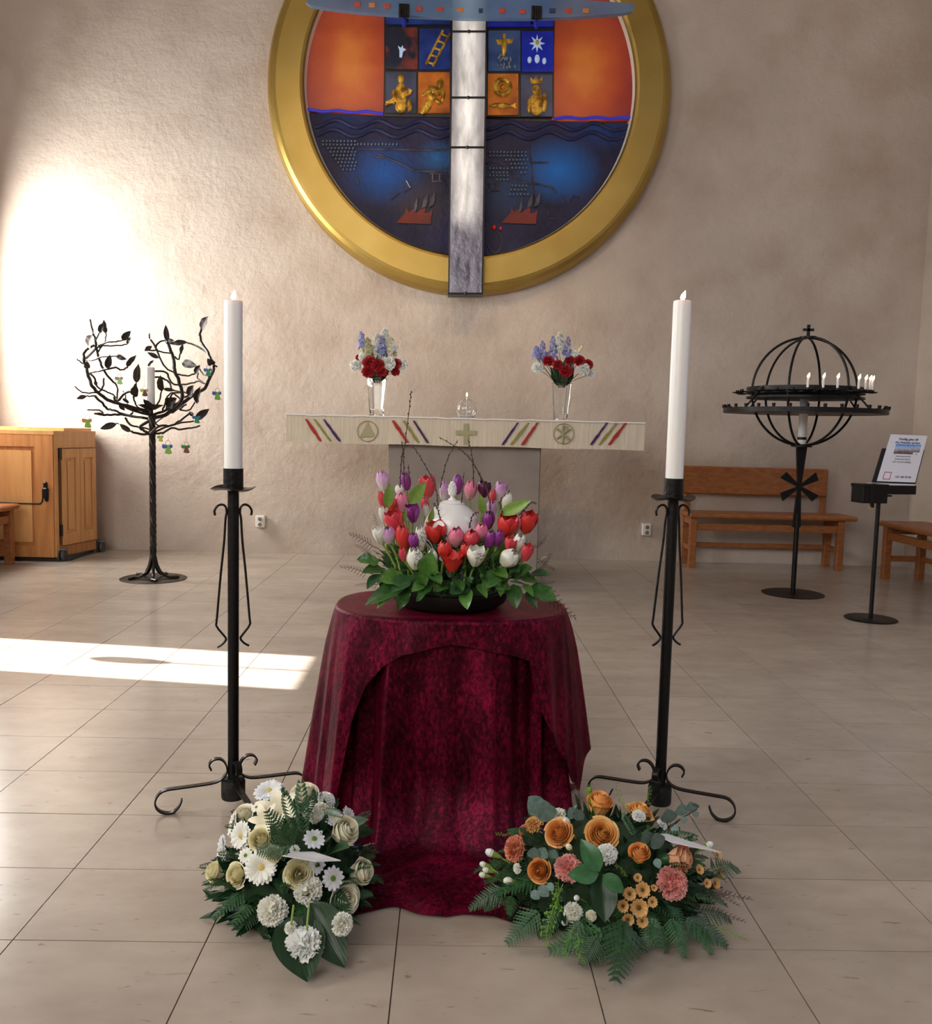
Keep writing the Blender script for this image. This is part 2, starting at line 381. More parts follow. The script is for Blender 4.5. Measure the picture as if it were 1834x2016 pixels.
# ------------------------------------------------------------------ round altar artwork
AY = 7.40; CC = V((.095, AY, 3.868)); RO, RI = 1.652, 1.345
art = thing('round_artwork', (CC.x, YB, CC.z), 'large round glass and relief artwork in a gilded ring on the back wall', 'artwork')
def aw(px, py, Y=AY): return at(px, py, Y)
prof = [(RI-.0, .09), (RI, -.05), (RI+.012, -.068), (RI+.03, -.075), (RO-.085, -.075), (RO-.06, -.066), (RO-.03, -.045), (RO-.008, -.01), (RO, .03), (RO, .09)]
g = MB(); n = 144
def ringf(i, j):
    r, d = prof[min(int(round(i*(len(prof)-1))), len(prof)-1)]; q = 2*pi*j; return CC+V((r*cos(q), d, r*sin(q)))
g.grid(ringf, len(prof)-1, n, wrap=True)
o = g.build('gilded_ring', GOLD, art)
o.data.set_sharp_from_angle(angle=radians(13))
rim = MB()
def rimf(i, j): q = 2*pi*j; r = RI-.004-.018*i; return CC+V((r*cos(q), -.055+.09*i, r*sin(q)))
rim.grid(rimf, 1, 120, wrap=True)
rim.build('inner_rim', mat('rim_highlight', (.85, .80, .68), .3), art)  # pale colour imitates light caught on the ring's inner edge
def disc_poly(test, nseg=240, rr=RI-.012):
    pts = []
    for k in range(nseg):
        q = 2*pi*k/nseg; p = V((rr*cos(q), rr*sin(q)))
        if test(p.x+CC.x, p.y+CC.z): pts.append((q, p))
    # rotate so that the arc is contiguous
    qs = [a for a, _ in pts]; big = 0; bi = 0
    for i in range(len(qs)):
        d = (qs[i]-qs[i-1]) % (2*pi)
        if d > big: big = d; bi = i
    return [(p.x+CC.x, p.y+CC.z) for _, p in pts[bi:]+pts[:bi]]
xyz = lambda Y: (lambda x, z, d: V((x, Y+d, z)))
zs = aw(750, 228).z; xl = aw(756, 120).x; xr = aw(1090, 120).x
def sky_mat(name, dx):
    m = mat(name, (.50, .09, .03), .35, col2=(.62, .16, .03), nscale=1.6, lo=.35, hi=.65)
    nt = m.node_tree; N = nt.nodes; L = nt.links; b = N['Principled BSDF']
    tc = N.new('ShaderNodeTexCoord'); mp = N.new('ShaderNodeMapping'); L.new(tc.outputs['Object'], mp.inputs[0])
    mp.inputs['Location'].default_value = (-dx*1.9, 0, -4.05*1.25); mp.inputs['Scale'].default_value = (1.9, 0, 1.25)
    gr = N.new('ShaderNodeTexGradient'); gr.gradient_type = 'SPHERICAL'; L.new(mp.outputs[0], gr.inputs[0])
    nz = N.new('ShaderNodeTexNoise'); nz.inputs['Scale'].default_value = 7; L.new(tc.outputs['Object'], nz.inputs['Vector'])
    ma = N.new('ShaderNodeMath'); ma.operation = 'MULTIPLY_ADD'; ma.inputs[1].default_value = .25; L.new(nz.outputs[0], ma.inputs[0]); L.new(gr.outputs[0], ma.inputs[2])
    r = N.new('ShaderNodeValToRGB'); L.new(ma.outputs[0], r.inputs[0])
    e = r.color_ramp.elements; e[0].position = .12; e[0].color = (.11, .008, .014, 1); e[1].position = 1; e[1].color = (.48, .135, .022, 1)
    x = e.new(.45); x.color = (.25, .028, .014, 1); x = e.new(.75); x.color = (.38, .062, .014, 1)
    L.new(r.outputs[0], b.inputs['Base Color']); L.new(r.outputs[0], b.inputs['Emission Color']); b.inputs['Emission Strength'].default_value = .35  # emission imitates light coming through the panel from behind
    return m
pl = disc_poly(lambda x, z: x < xl and z > zs)
pts = pl+[(xl, pl[-1][1] if pl[-1][0] > pl[0][0] else 0)]
ztop = CC.z+sqrt((RI-.012)**2-(xl-CC.x)**2); pl = [(xl, zs), (xl, ztop)]+[p for p in sorted(pl, key=lambda p: -atan2(p[1]-CC.z, -(p[0]-CC.x)))]
MB().poly(pl, xyz(AY), 0, .03).build('sky_panel', sky_mat('sunset_glass_left', aw(690, 100).x), art, smooth=False)['label'] = 'left glowing orange and red sky panel'
pr = disc_poly(lambda x, z: x > xr and z > zs)
ztop = CC.z+sqrt((RI-.012)**2-(xr-CC.x)**2); pr = [(xr, zs), (xr, ztop)]+[p for p in sorted(pr, key=lambda p: -atan2(p[1]-CC.z, p[0]-CC.x))]
MB().poly(pr, xyz(AY), 0, .03).build('sky_panel', sky_mat('sunset_glass_right', aw(1150, 110).x), art, smooth=False)['label'] = 'right glowing orange and red sky panel'
def sea_mat():
    m = mat('sea_enamel', (.006, .006, .024), .5, col2=(.018, .015, .052), nscale=3, lo=.35, hi=.65, bump=.7, bscale=22, Specular_IOR_Level=.25)
    nt = m.node_tree; N = nt.nodes; L = nt.links; b = N['Principled BSDF']; tc = N.new('ShaderNodeTexCoord')
    src = [l for l in L if l.to_socket == b.inputs['Base Color']][0].from_socket
    for px, py, sc, colr in ((755, 340, 2.7, (.006, .07, .30)), (1100, 335, 2.7, (.004, .11, .42)), (860, 310, 5, (.006, .08, .25)), (1180, 240, 3, (.005, .035, .16)), (680, 240, 4, (.006, .02, .10)), (1000, 380, 3, (.012, .03, .08)), (830, 400, 3.2, (.035, .028, .035))):
        p = aw(px, py); mp = N.new('ShaderNodeMapping'); L.new(tc.outputs['Object'], mp.inputs[0])
        mp.inputs['Location'].default_value = (-p.x*sc, 0, -p.z*sc*1.3); mp.inputs['Scale'].default_value = (sc, 0, sc*1.3)
        gr = N.new('ShaderNodeTexGradient'); gr.gradient_type = 'SPHERICAL'; L.new(mp.outputs[0], gr.inputs[0])
        mx = N.new('ShaderNodeMix'); mx.data_type = 'RGBA'; L.new(gr.outputs[0], mx.inputs[0]); L.new(src, mx.inputs[6]); mx.inputs[7].default_value = (*colr, 1); src = mx.outputs[2]
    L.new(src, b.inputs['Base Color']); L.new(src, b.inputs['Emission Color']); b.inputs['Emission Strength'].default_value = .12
    return m
SEA = sea_mat(); RELIEF = mat('dark_blue_relief', (.085, .075, .11), .4, col2=(.02, .02, .04), nscale=9)
ps = disc_poly(lambda x, z: z < zs)
hx = sqrt((RI-.012)**2-(zs-CC.z)**2); ps = [(CC.x-hx, zs)]+sorted(ps, key=lambda p: atan2(p[1]-CC.z, p[0]-CC.x))[::1]+[(CC.x+hx, zs)]
sea = MB().poly(ps, xyz(AY), 0, .03).build('sea_panel', SEA, art, smooth=False); sea['label'] = 'dark blue sea and land relief'
VIO = mat('violet_wave', (.014, .016, .075), .4)
for y0, ph in ((246, 0), (264, .4)):
    for xa, xb in ((612, 886), (955, 1236)):
        pts = [aw(x, y0+(x-900)*.012+7*sin((x-xa)/13.2+ph+1), AY-.004) for x in range(xa, xb, 4)]
        pts = [p for p in pts if (p.x-CC.x)**2+(p.z-CC.z)**2 < (RI-.03)**2]
        MB().tube(pts, .017, 6).build('wave_ridge', VIO, sea)
BLUE = mat('blue_shore_line', (.03, .03, .40), .4, emit=(.03, .03, .4), estr=.4)
for xa, xb, yy in ((604, 756, 222), (1090, 1242, 232)):
    MB().tube([aw(x, yy+1.5*sin(x/9)-(222-217)*(756-x)/150*(yy < 230), AY-.01) for x in range(xa, xb+1, 6)], .012, 6).build('shore_line', BLUE, art)
bd = MB()
def beads(rows):
    for y, xs in rows:
        for x in xs: bd.ell(aw(x, y, AY-.006), (.011, .016, .011), 6)
beads([(278+k*7.0, range(636+k*5 if k > 1 else 636, 702, 7)) for k in range(9)])
beads([(284, range(704, 782, 7)), (300, range(964, 1040, 7)), (307, range(964, 1040, 7)), (315, range(996, 1040, 7)), (323, range(1006, 1040, 7)), (331, range(1008, 1040, 7)), (340, range(1026, 1040, 7)), (332, range(964, 1000, 7)), (340, range(970, 1000, 7)), (346, range(964, 1000, 7)), (354, range(978, 1000, 7)), (366, range(1008, 1040, 7)), (374, range(1006, 1040, 7)), (383, range(1004, 1040, 7))])
bd.build('bead_rows', mat('slate_beads', (.12, .15, .22), .3), sea, kind='stuff')
rd = MB()
for pl_ in ([(744, 303), (765, 312), (790, 322), (815, 336), (850, 338), (884, 334)], [(738, 308), (755, 311)], [(956, 322), (975, 318), (995, 326), (1010, 345), (1030, 360), (1060, 363), (1085, 368), (1095, 380)], [(1040, 280), (1046, 330), (1048, 360), (1052, 400), (1060, 400)], [(1046, 320), (1080, 320)], [(800, 355), (808, 370), (796, 378)], [(770, 392), (785, 380)], [(702, 350), (706, 362)], [(1075, 405), (1080, 415), (1078, 430), (1095, 432)], [(1105, 385), (1122, 398), (1130, 385), (1140, 390)], [(704, 293), (886, 296)]):
    rd.tube([aw(x, y, AY-.003) for x, y in pl_], .008, 5)
rd.tube([aw(973+14*cos(q)*1.0, 480+22*sin(q)-4, AY-.003) for q in [k*pi/8-2.2 for k in range(14)]], .006, 5)
for cx, cy in ((858, 350), (970, 368)):
    for a, b in (((-12, -8), (12, -8)), ((-10, 8), (12, 6)), ((-6, -8), (-6, 8)), ((8, -8), (8, 6))): rd.tube([aw(cx+a[0], cy+a[1], AY-.003), aw(cx+b[0], cy+b[1], AY-.003)], .009, 5)
rd.build('relief_lines', RELIEF, sea, kind='stuff')
FIRE = mat('ember_red', (.075, .005, .003), .6, col2=(.16, .012, .004), nscale=6)
for s, ox in ((1, 0), (1, 207)):
    p = [(780, 439), (790, 427), (797, 420), (800, 407), (804, 418), (813, 412), (820, 402), (818, 420), (828, 412), (838, 402), (836, 420), (845, 418), (852, 412), (849, 426), (848, 441)]
    MB().poly([(x+ox, y) for x, y in p], lambda x, y, d: aw(x, y, AY+d), -.012, .001).build('flame_shape', FIRE, sea, smooth=False)
    for k, (x, y, dx) in enumerate(((814, 408, 5), (830, 400, 8), (844, 398, 8))):
        MB().poly([(x+ox, y+10), (x+ox+dx*.4, y-6), (x+ox+dx*1.5, y-20), (x+ox+dx*1.4, y-2), (x+ox+dx, y+6)], lambda x, y, d: aw(x, y, AY+d), -.02, .001).build('smoke_tongue', RELIEF, sea, smooth=False)
RED = mat('red_glass_bead', (.65, .02, .015), .12)
for x, y, r in ((972, 448, .022), (985, 450, .016)): MB().ell(aw(x, y, AY-.012), (r*.8, r*.8, r), 14).build('red_bead', RED, sea)
# lit glass column (cross upright)
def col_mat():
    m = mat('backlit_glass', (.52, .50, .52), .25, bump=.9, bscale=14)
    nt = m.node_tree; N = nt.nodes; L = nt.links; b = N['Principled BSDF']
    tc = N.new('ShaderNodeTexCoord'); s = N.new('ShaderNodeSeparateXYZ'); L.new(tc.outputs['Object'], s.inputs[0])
    # emission painted in for a tube lamp behind the glass: strongest on the middle line, ending above the foot
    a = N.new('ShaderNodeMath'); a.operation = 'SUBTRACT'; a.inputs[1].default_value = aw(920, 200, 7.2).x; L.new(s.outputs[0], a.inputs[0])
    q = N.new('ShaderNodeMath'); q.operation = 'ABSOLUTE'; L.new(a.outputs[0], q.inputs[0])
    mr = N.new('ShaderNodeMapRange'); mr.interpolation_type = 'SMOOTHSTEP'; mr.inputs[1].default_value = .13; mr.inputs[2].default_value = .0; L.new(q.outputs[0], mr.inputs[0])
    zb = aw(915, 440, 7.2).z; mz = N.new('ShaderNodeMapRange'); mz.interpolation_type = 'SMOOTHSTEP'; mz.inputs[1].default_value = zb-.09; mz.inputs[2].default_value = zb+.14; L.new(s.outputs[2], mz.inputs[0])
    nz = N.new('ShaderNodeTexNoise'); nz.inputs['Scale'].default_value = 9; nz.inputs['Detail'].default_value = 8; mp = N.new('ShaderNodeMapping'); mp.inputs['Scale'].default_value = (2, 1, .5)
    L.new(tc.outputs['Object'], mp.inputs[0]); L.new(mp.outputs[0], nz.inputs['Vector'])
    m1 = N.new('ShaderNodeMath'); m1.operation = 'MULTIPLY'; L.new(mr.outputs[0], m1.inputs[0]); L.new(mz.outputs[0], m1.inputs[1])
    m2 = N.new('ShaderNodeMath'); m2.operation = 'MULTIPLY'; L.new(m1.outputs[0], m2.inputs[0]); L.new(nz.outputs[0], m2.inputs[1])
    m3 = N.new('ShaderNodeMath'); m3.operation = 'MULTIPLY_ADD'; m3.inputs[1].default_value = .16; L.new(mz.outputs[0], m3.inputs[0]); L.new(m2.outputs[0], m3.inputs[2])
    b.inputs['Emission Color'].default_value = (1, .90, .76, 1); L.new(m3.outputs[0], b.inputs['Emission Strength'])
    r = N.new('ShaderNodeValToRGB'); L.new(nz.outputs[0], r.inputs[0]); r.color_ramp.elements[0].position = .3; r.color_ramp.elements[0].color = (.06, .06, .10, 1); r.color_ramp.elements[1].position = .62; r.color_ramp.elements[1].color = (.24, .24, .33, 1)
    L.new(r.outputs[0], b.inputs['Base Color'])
    return m
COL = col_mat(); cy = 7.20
cut = [(-70, 890, 960), (62, 889, 957), (192, 888, 955.5), (290, 886.5, 953.5), (578, 883, 949)]
BLK = mat('black_came', (.01, .01, .012), .4)
def quadbox(mb, q, Y, d0, d1):
    vs = [at(x, y, Y)+V((0, d, 0)) for d in (d0, d1) for x, y in q]
    return mb.add(vs, [(0, 1, 2, 3), (7, 6, 5, 4), (0, 4, 5, 1), (1, 5, 6, 2), (2, 6, 7, 3), (3, 7, 4, 0)])
colm = BLK and quadbox(MB(), [(cut[0][1]-1, -70), (cut[0][2]+1, -70), (cut[-1][2]+1.5, 580), (cut[-1][1]-1.5, 580)], cy+.025, 0, .16).build('glass_column', BLK, art, smooth=False)
colm['label'] = 'upright of pale backlit glass panes in a black frame'
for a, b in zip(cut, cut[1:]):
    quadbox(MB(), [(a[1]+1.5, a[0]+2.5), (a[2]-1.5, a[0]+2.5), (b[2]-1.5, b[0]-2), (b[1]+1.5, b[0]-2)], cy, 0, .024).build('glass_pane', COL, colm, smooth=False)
for a in cut[1:]:
    MB().tube([at(a[1]-1, a[0], cy-.004), at(a[2]+1, a[0], cy-.004)], .008, 6).build('glazing_bar', BLK, colm)
    MB().ell(at((a[1]+a[2])/2, a[0], cy-.012), (.014, .012, .014), 10).build('bolt', BLK, colm)
# picture panels
back_ = MB(); 
for xa, xb in ((756, 888), (957, 1090)): quadbox(back_, [(xa, -60), (xb, -60), (xb, 231), (xa, 229)], AY-.01, 0, .03)
grid_ = back_.build('picture_grid', BLK, art, smooth=False); grid_['label'] = 'black frame holding rows of small picture panes'
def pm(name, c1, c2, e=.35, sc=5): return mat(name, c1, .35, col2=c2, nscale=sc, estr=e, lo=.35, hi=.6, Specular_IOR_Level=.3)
NAVY = pm('navy_glass', (.006, .014, .09), (.015, .035, .17)); AMB = pm('amber_glass', (.16, .035, .006), (.42, .11, .010)); GREY = pm('slate_glass', (.02, .02, .04), (.045, .05, .09))
DRK = mat('ember_glass', (.008, .010, .025), .35, col2=(.20, .03, .014), nscale=5, lo=.47, hi=.62, estr=.2); COB = pm('cobalt_glass', (.005, .01, .20), (.01, .02, .30)); STL = pm('steel_blue_glass', (.015, .03, .09), (.04, .07, .17))
ICE = mat('ice_blue_glass', (.45, .55, .72), .3, emit=(.5, .65, .9), estr=.25)
PY = AY-.022
def pane(x0, y0, x1, y1, m): 
    o = quadbox(MB(), [(x0, y0), (x1, y0), (x1, y1), (x0, y1)], PY, 0, .012).build('picture_pane', m, grid_, smooth=False); return o
def P2(pts, Y=PY-.012): return MB().poly(pts, lambda x, y, d: at(x, y, Y)+V((0, d, 0)), 0, .014)
FIG = []
def fig(mb, name, m, label=None):
    o = mb.build(name, m, grid_, smooth=True)
    if label: o['label'] = label
    return o
# pictures are parts of the artwork; each motif is a sub-part of the frame
pane(759, -40, 886, 47, NAVY); pane(959, -40, 1089, 52, COB)
pane(759, 54, 822, 136, DRK); pane(825, 56, 886, 136, NAVY); pane(759, 142, 819, 222, GREY); pane(823, 142, 885, 222, AMB)
pane(961, 60, 1024, 139, STL); pane(1027, 61, 1089, 141, COB); pane(960, 145, 1020, 226, AMB); pane(1025, 147, 1087, 229, GREY)
fig(P2([(783, 90), (789, 94), (792, 89), (794, 95), (799, 97), (793, 101), (791, 112), (786, 112), (786, 99)]), 'dove_motif', ICE)
ld = MB()
for a, b in (((838, 126), (872, 60)), ((852, 130), (886, 66))): ld.tube([at(*a, PY-.008), at(*b, PY-.008)], .010, 6)
for k in range(5): t = .06+k*.21; ld.tube([at(838+34*t, 126-66*t, PY-.008), at(852+34*t, 130-64*t, PY-.008)], .009, 6)
fig(ld, 'ladder_motif', GOLDP)
def figm(parts):
    mb = MB()
    for x, y, rx, rz, *a in parts:
        ang = a[0] if a else 0; mb.ell(at(x, y, PY-.006), (rx/232, .016, rz/232), 12, M.Rotation(radians(ang), 3, 'Y'))
    return mb
fig(figm([(789, 155, 6, 9), (789, 187, 12, 22), (789, 210, 11, 12), (806, 208, 5, 12), (775, 190, 4, 14), (789, 168, 4, 6)]), 'standing_figure', GOLDP)
fig(P2([(758, 208), (759, 200), (778, 191), (804, 174), (811, 177), (808, 185), (785, 197)], PY-.024), 'plank_motif', GOLDP)
fig(figm([(866, 165, 7, 11), (856, 178, 14, 7, 30), (842, 182, 12, 5, -30), (850, 192, 9, 8), (842, 206, 8, 16, 20), (862, 200, 9, 4, 40), (834, 216, 6, 9, 20), (872, 190, 4, 12, 10)]), 'embracing_figures', GOLDP)
fig(figm([(992, 72, 4, 6), (992, 92, 5, 18)]).poly([(976, 78), (1010, 76), (1008, 84), (980, 88)], lambda x, y, d: at(x, y, PY-.012)+V((0, d, 0)), 0, .014), 'cross_figure', GOLDP)
cw = MB()
for k in range(24):
    i = R.uniform(-1, 1); yy = R.uniform(0, 1); cw.ell(at(992+24*i*(.35+.65*yy), 108+26*yy, PY-.004), (.008, .008, .014), 6)
fig(cw, 'crowd_motif', mat('pale_bead', (.25, .28, .30), .4), 'small pale heads under the cross')
st = [(1057+(15 if k % 2 == 0 else 6)*sin(k*pi/8)*1.0, 85-(18 if k % 2 == 0 else 7)*cos(k*pi/8)) for k in range(16)]
fig(P2(st), 'star_motif', ICE); fig(figm([(1057, 84, 4, 5)]), 'star_center', mat('yellow_enamel', (.6, .5, .05), .4))
fig(figm([(1042, 118, 4, 6), (1057, 116, 5, 8), (1071, 120, 4, 6)]), 'three_faces', ICE)
rg = MB(); c0 = at(989, 171, PY-.01)
rg.tube([c0+V((.058*cos(q), 0, .058*sin(q))) for q in [k*pi/12 for k in range(25)]], .022, 8, False); rg.ell(c0, (.024, .015, .024), 12)
fig(rg, 'bread_ring', GOLDP)
fig(figm([(985, 208, 22, 5.5)]).poly([(1004, 208), (1016, 202), (1014, 208), (1017, 214)], lambda x, y, d: at(x, y, PY-.012)+V((0, d, 0)), 0, .014), 'fish_motif', GOLDP)
fig(P2([(1044, 151), (1049, 158), (1055, 150), (1060, 158), (1067, 151), (1067, 164), (1044, 164)]), 'crown_motif', GOLDP)
fig(figm([(1056, 178, 9, 10), (1056, 205, 15, 21), (1071, 202, 5, 18), (1042, 208, 5, 14)]), 'winged_figure', GOLDP)
# ------------------------------------------------------------------ boat-shaped glass crossbar
BO = mat('blue_boat_glass', (.16, .27, .46), .22, col2=(.25, .38, .56), nscale=2.2, Transmission_Weight=.45, IOR=1.2, Alpha=.88)
by = 6.95
bt = thing('glass_crossbar', at(920, 20, by), 'curved translucent blue glass boat shape across the round artwork', 'glass crossbar')
lo = [(602, 6), (612, 13), (650, 19), (700, 25), (800, 33), (920, 38), (1040, 38), (1120, 36), (1180, 32), (1225, 28), (1244, 24), (1248, 16), (1246, 9)]
hi_ = [(1200, 6), (1100, 0), (1040, -4), (920, -10), (800, -14), (700, -12), (620, -6)]
mb = MB().poly(lo+hi_, lambda x, y, d: at(x, y, by)+V((0, d, 0)), -.02, .03)
hull = mb.build('glass_hull', BO, bt, smooth=False)
MCOL = [mat('motif_red', (.5, .05, .03), .4), mat('motif_orange', (.6, .2, .04), .4), mat('motif_navy', (.02, .03, .10), .4)]
for k, (x, y) in enumerate([(703, 9), (732, 10), (762, 12), (825, 17), (866, 18), (905, 19), (946, 21), (988, 21), (1028, 23), (1087, 21), (1119, 21), (1153, 21)]):
    MB().box(at(x, y, by-.026), (.045 if k != 6 else .03, .008, .032), .002).build('motif_tile', MCOL[(0, 1, 0, 0, 0, 1, 2, 0, 0, 2, 0, 1)[k]], hull, smooth=False)
for x, y in ((795, 22), (1056, 26)):
    c = at(x, y, by-.03); mb = MB()
    for i in range(4): mb.tube([c+V(((i-1.5)*.019, 0, -.045)), c+V(((i-1.5)*.019, 0, .05))], .011, 8)
    mb.build('clamp', IRON2, bt); MB().tube([c+V((0, .02, -.10)), c+V((0, .02, -.03))], .014, 8).build('clamp_stem', mat('deep_blue_stem', (.01, .02, .35), .3), bt)
    MB().tube([c+V((0, .03, .13)), V((c.x, AY-.02, c.z+.13))], .01, 8).build('mounting_rod', IRON2, bt)
# ------------------------------------------------------------------ altar
AF = 6.05; zt = at(917, 825, 5.98).z
xa, xb = at(764, 900, AF).x, at(1064.5, 900, AF).x
al = thing('altar', ((xa+xb)/2, AF+.4, 0), 'grey stone altar block under an ivory frontal below the round artwork', 'altar')
MB().span((xa, AF, 0), (xb, AF+.85, zt-.17), .008).build('altar_block', STONE, al, smooth=False)
sa, sb = at(563, 850, 5.98).x, at(1269, 850, 5.98).x
MB().span((sa+.02, 6.0, zt-.16), (sb-.02, 6.95, zt-.008), .005).build('altar_slab', STONE, al, smooth=False)
ac = thing('altar_cloth', ((sa+sb)/2, 6.4, zt-.2), 'ivory woven altar frontal with coloured slanting stripes hanging over the altar', 'altar cloth')
hem = zt-.187
def drapef(i, j):
    x = sa+(sb-sa)*j; wv = .004*sin(j*40)+.003*sin(j*97); return V((x, 5.985+wv*i*1.0-.002*i, zt+.002-i*(zt-hem)+.002*sin(j*23)*i))
mb = MB(); mb.grid(drapef, 5, 120); mb.grid(lambda i, j: drapef(i, j)+V((0, .006, 0)), 5, 120)
for x, sg in ((sa, 1), (sb, -1)):
    mb.grid(lambda i, j: V((x+.004*sin(j*9)*i, 5.985+.96*j, zt+.002-i*(zt-hem))), 4, 20)
fr = mb.build('frontal', LINEN, ac, norm=False)
MB().grid(lambda i, j: V((sa-.003+(sb-sa+.006)*j, 5.978+.975*i, zt+.0035+.0015*sin(j*50)*(1-i))), 6, 60).build('linen_top', LINW, ac, norm=False)
MB().tube([V((sa+(sb-sa)*t/60, 5.979, zt+.002+.003*sin(t*1.1)*(t % 7 > 3))) for t in range(61)], .006, 6).build('linen_hem', LINW, ac)
SR = mat('red_thread', (.30, .015, .012), .8, col2=(.42, .03, .02), nscale=40); SG = mat('olive_thread', (.20, .19, .04), .8, col2=(.30, .27, .07), nscale=40); SP = mat('purple_thread', (.045, .012, .09), .8)
fy = 5.974
def stripe(x0, y0, x1, y1, m, w, k):
    pts = []; n = 8
    for i in range(n+1):
        t = i/n; ww = w*(.62+.40*sin(pi*min(1, abs(t-.05*k))))*(.7+.55*R.random()); pts.append((x0+(x1-x0)*t, y0+(y1-y0)*t, ww))
    q = [(x-w_/2, y) for x, y, w_ in pts]+[(x+w_/2, y) for x, y, w_ in reversed(pts)]
    MB().poly(q, lambda x, y, d: at(x, y, fy)+V((0, d, 0)), 0, .004).build('stripe', m, ac, smooth=False)
for xs in ((602, 631, SR, 7), (618, 651, SG, 6), (637, 669, SP, 6), (773, 802, SR, 8), (794, 823, SG, 6), (814, 842, SP, 6)):
    stripe(xs[0], 825+(xs[0]-600)*.015, xs[1], 869+(xs[0]-600)*.015, xs[2], xs[3], 1)
for xs in ((1019, 989, SP, 6), (1040, 1006, SG, 7), (1058, 1028, SR, 7), (1195, 1163, SP, 6), (1214, 1180, SG, 7), (1232, 1199, SR, 8)):
    stripe(xs[0], 832, xs[1], 876, xs[2], xs[3], 2)
OLV = mat('olive_applique', (.36, .34, .20), .9); OCH = mat('ochre_cord', (.27, .19, .08), .8)
for cx, cyy in ((723, 849), (1109, 854)):
    c = at(cx, cyy, fy); MB().tube([c+V((.069*cos(q), 0, .069*sin(q))) for q in [k*pi/18 for k in range(37)]], .0025, 6, False).build('embroidered_ring', OCH, ac)
PP = lambda pts: MB().poly(pts, lambda x, y, d: at(x, y, fy)+V((0, d, 0)), 0, .004)
PP([(723, 831), (738, 860), (708, 860)]).build('triangle_motif', OLV, ac, smooth=False)
PP([(912.5, 834), (921.5, 834), (921.5, 848), (937, 848), (937, 856.5), (921.5, 856.5), (921.5, 875), (912.5, 875), (912.5, 856.5), (897, 856), (897, 847.5), (912.5, 848)]).build('cross_motif', OLV, ac, smooth=False)
mb = MB()
for a, b in (((1108, 838), (1107.5, 872)), ((1096, 844), (1121, 866)), ((1122, 844), (1096, 864))): mb.tube([at(*a, fy), at(*b, fy)], .0075, 4)
mb.tube([at(1108+9*sin(q)*.9, 844.5-6*cos(q), fy) for q in [k*pi/8 for k in range(9)]], .006, 4)
mb.build('christogram_motif', OLV, ac)
# ------------------------------------------------------------------ oil lamp on the altar
c = at(917.5, 826, 6.25); c.z = zt+.006
ol = thing('oil_lamp', c, 'round clear glass oil lamp burning in the middle of the altar', 'oil lamp')
S = 1/276
MB().lathe([(.045, .0), (.055, .004), (.068, .03), (.074, .062), (.068, .1), (.048, .128), (.02, .142), (.012, .145), (.010, .142), (.044, .123), (.063, .1), (.069, .062), (.063, .032), (.05, .009), (.001, .006)], c, 28).build('glass_bulb', GLASS, ol)
MB().lathe([(.001, .008), (.046, .009), (.054, .018), (.05, .024), (.001, .024)], c, 24).build('lamp_oil', mat('white_base', (.75, .75, .78), .2), ol)
MB().tube([c+V((0, 0, .02)), c+V((0, 0, .155))], .0035, 8).build('wick_tube', mat('white_glass_tube', (.8, .8, .78), .3), ol)
def flame(p, h, r, parent, lean=0):
    mb = MB(); mb.lathe([(.001, 0), (r*.7, h*.15), (r, h*.35), (r*.8, h*.6), (r*.35, h*.85), (.0005, h)], (0, 0, 0), 12)
    mb.v = [(x+lean*z*z/h, y, z) for x, y, z in mb.v]; me = mb.mesh('flame', FLAME)
    return put(me, 'flame', parent, M.Translation(p))
flame(c+V((0, 0, .158)), .03, .007, ol, 0)
# ------------------------------------------------------------------ flower templates (unit size, facing +Z)
def ruf(mb, fn, nu=3, nv=6): mb.grid(fn, nu, nv)
def carnation(seed, n=56):
    r = random.Random(seed); mb = MB(); mb.ell((0, 0, .05), (.55, .55, .5), 8)
    for i in range(n):
        t = (i+.5)/n; th = math.acos(1-t*1.02 if 1-t*1.02 > -1 else -1)*(.8 if i < 6 else 1); az = i*2.39996+r.uniform(-.2, .2); L = 1-.12*r.random()-.12*(1-t); tw = r.uniform(-1.5, 1.5); ph = r.uniform(0, 6)
        rot = M.Rotation(az, 3, 'Z') @ M.Rotation(th, 3, 'Y') @ M.Rotation(tw, 3, 'Z')
        def f(u, v, L=L, ph=ph, rot=rot, r=r):
            a = (v-.5)*2; wd = .10+.36*u; z = L*(.25+.75*u)*(1-.10*a*a) + (.06 if int(round(v*8)) % 2 else -.03)*(u > .9)
            return rot @ V((.10*u*sin(a*6+ph)+.04*u, a*wd*.8, z))
        mb.grid(f, 3, 8)
    mb.v = [(x, y, z*.72-.1) for x, y, z in mb.v]
    return mb.mesh('carnation', None, norm=False)
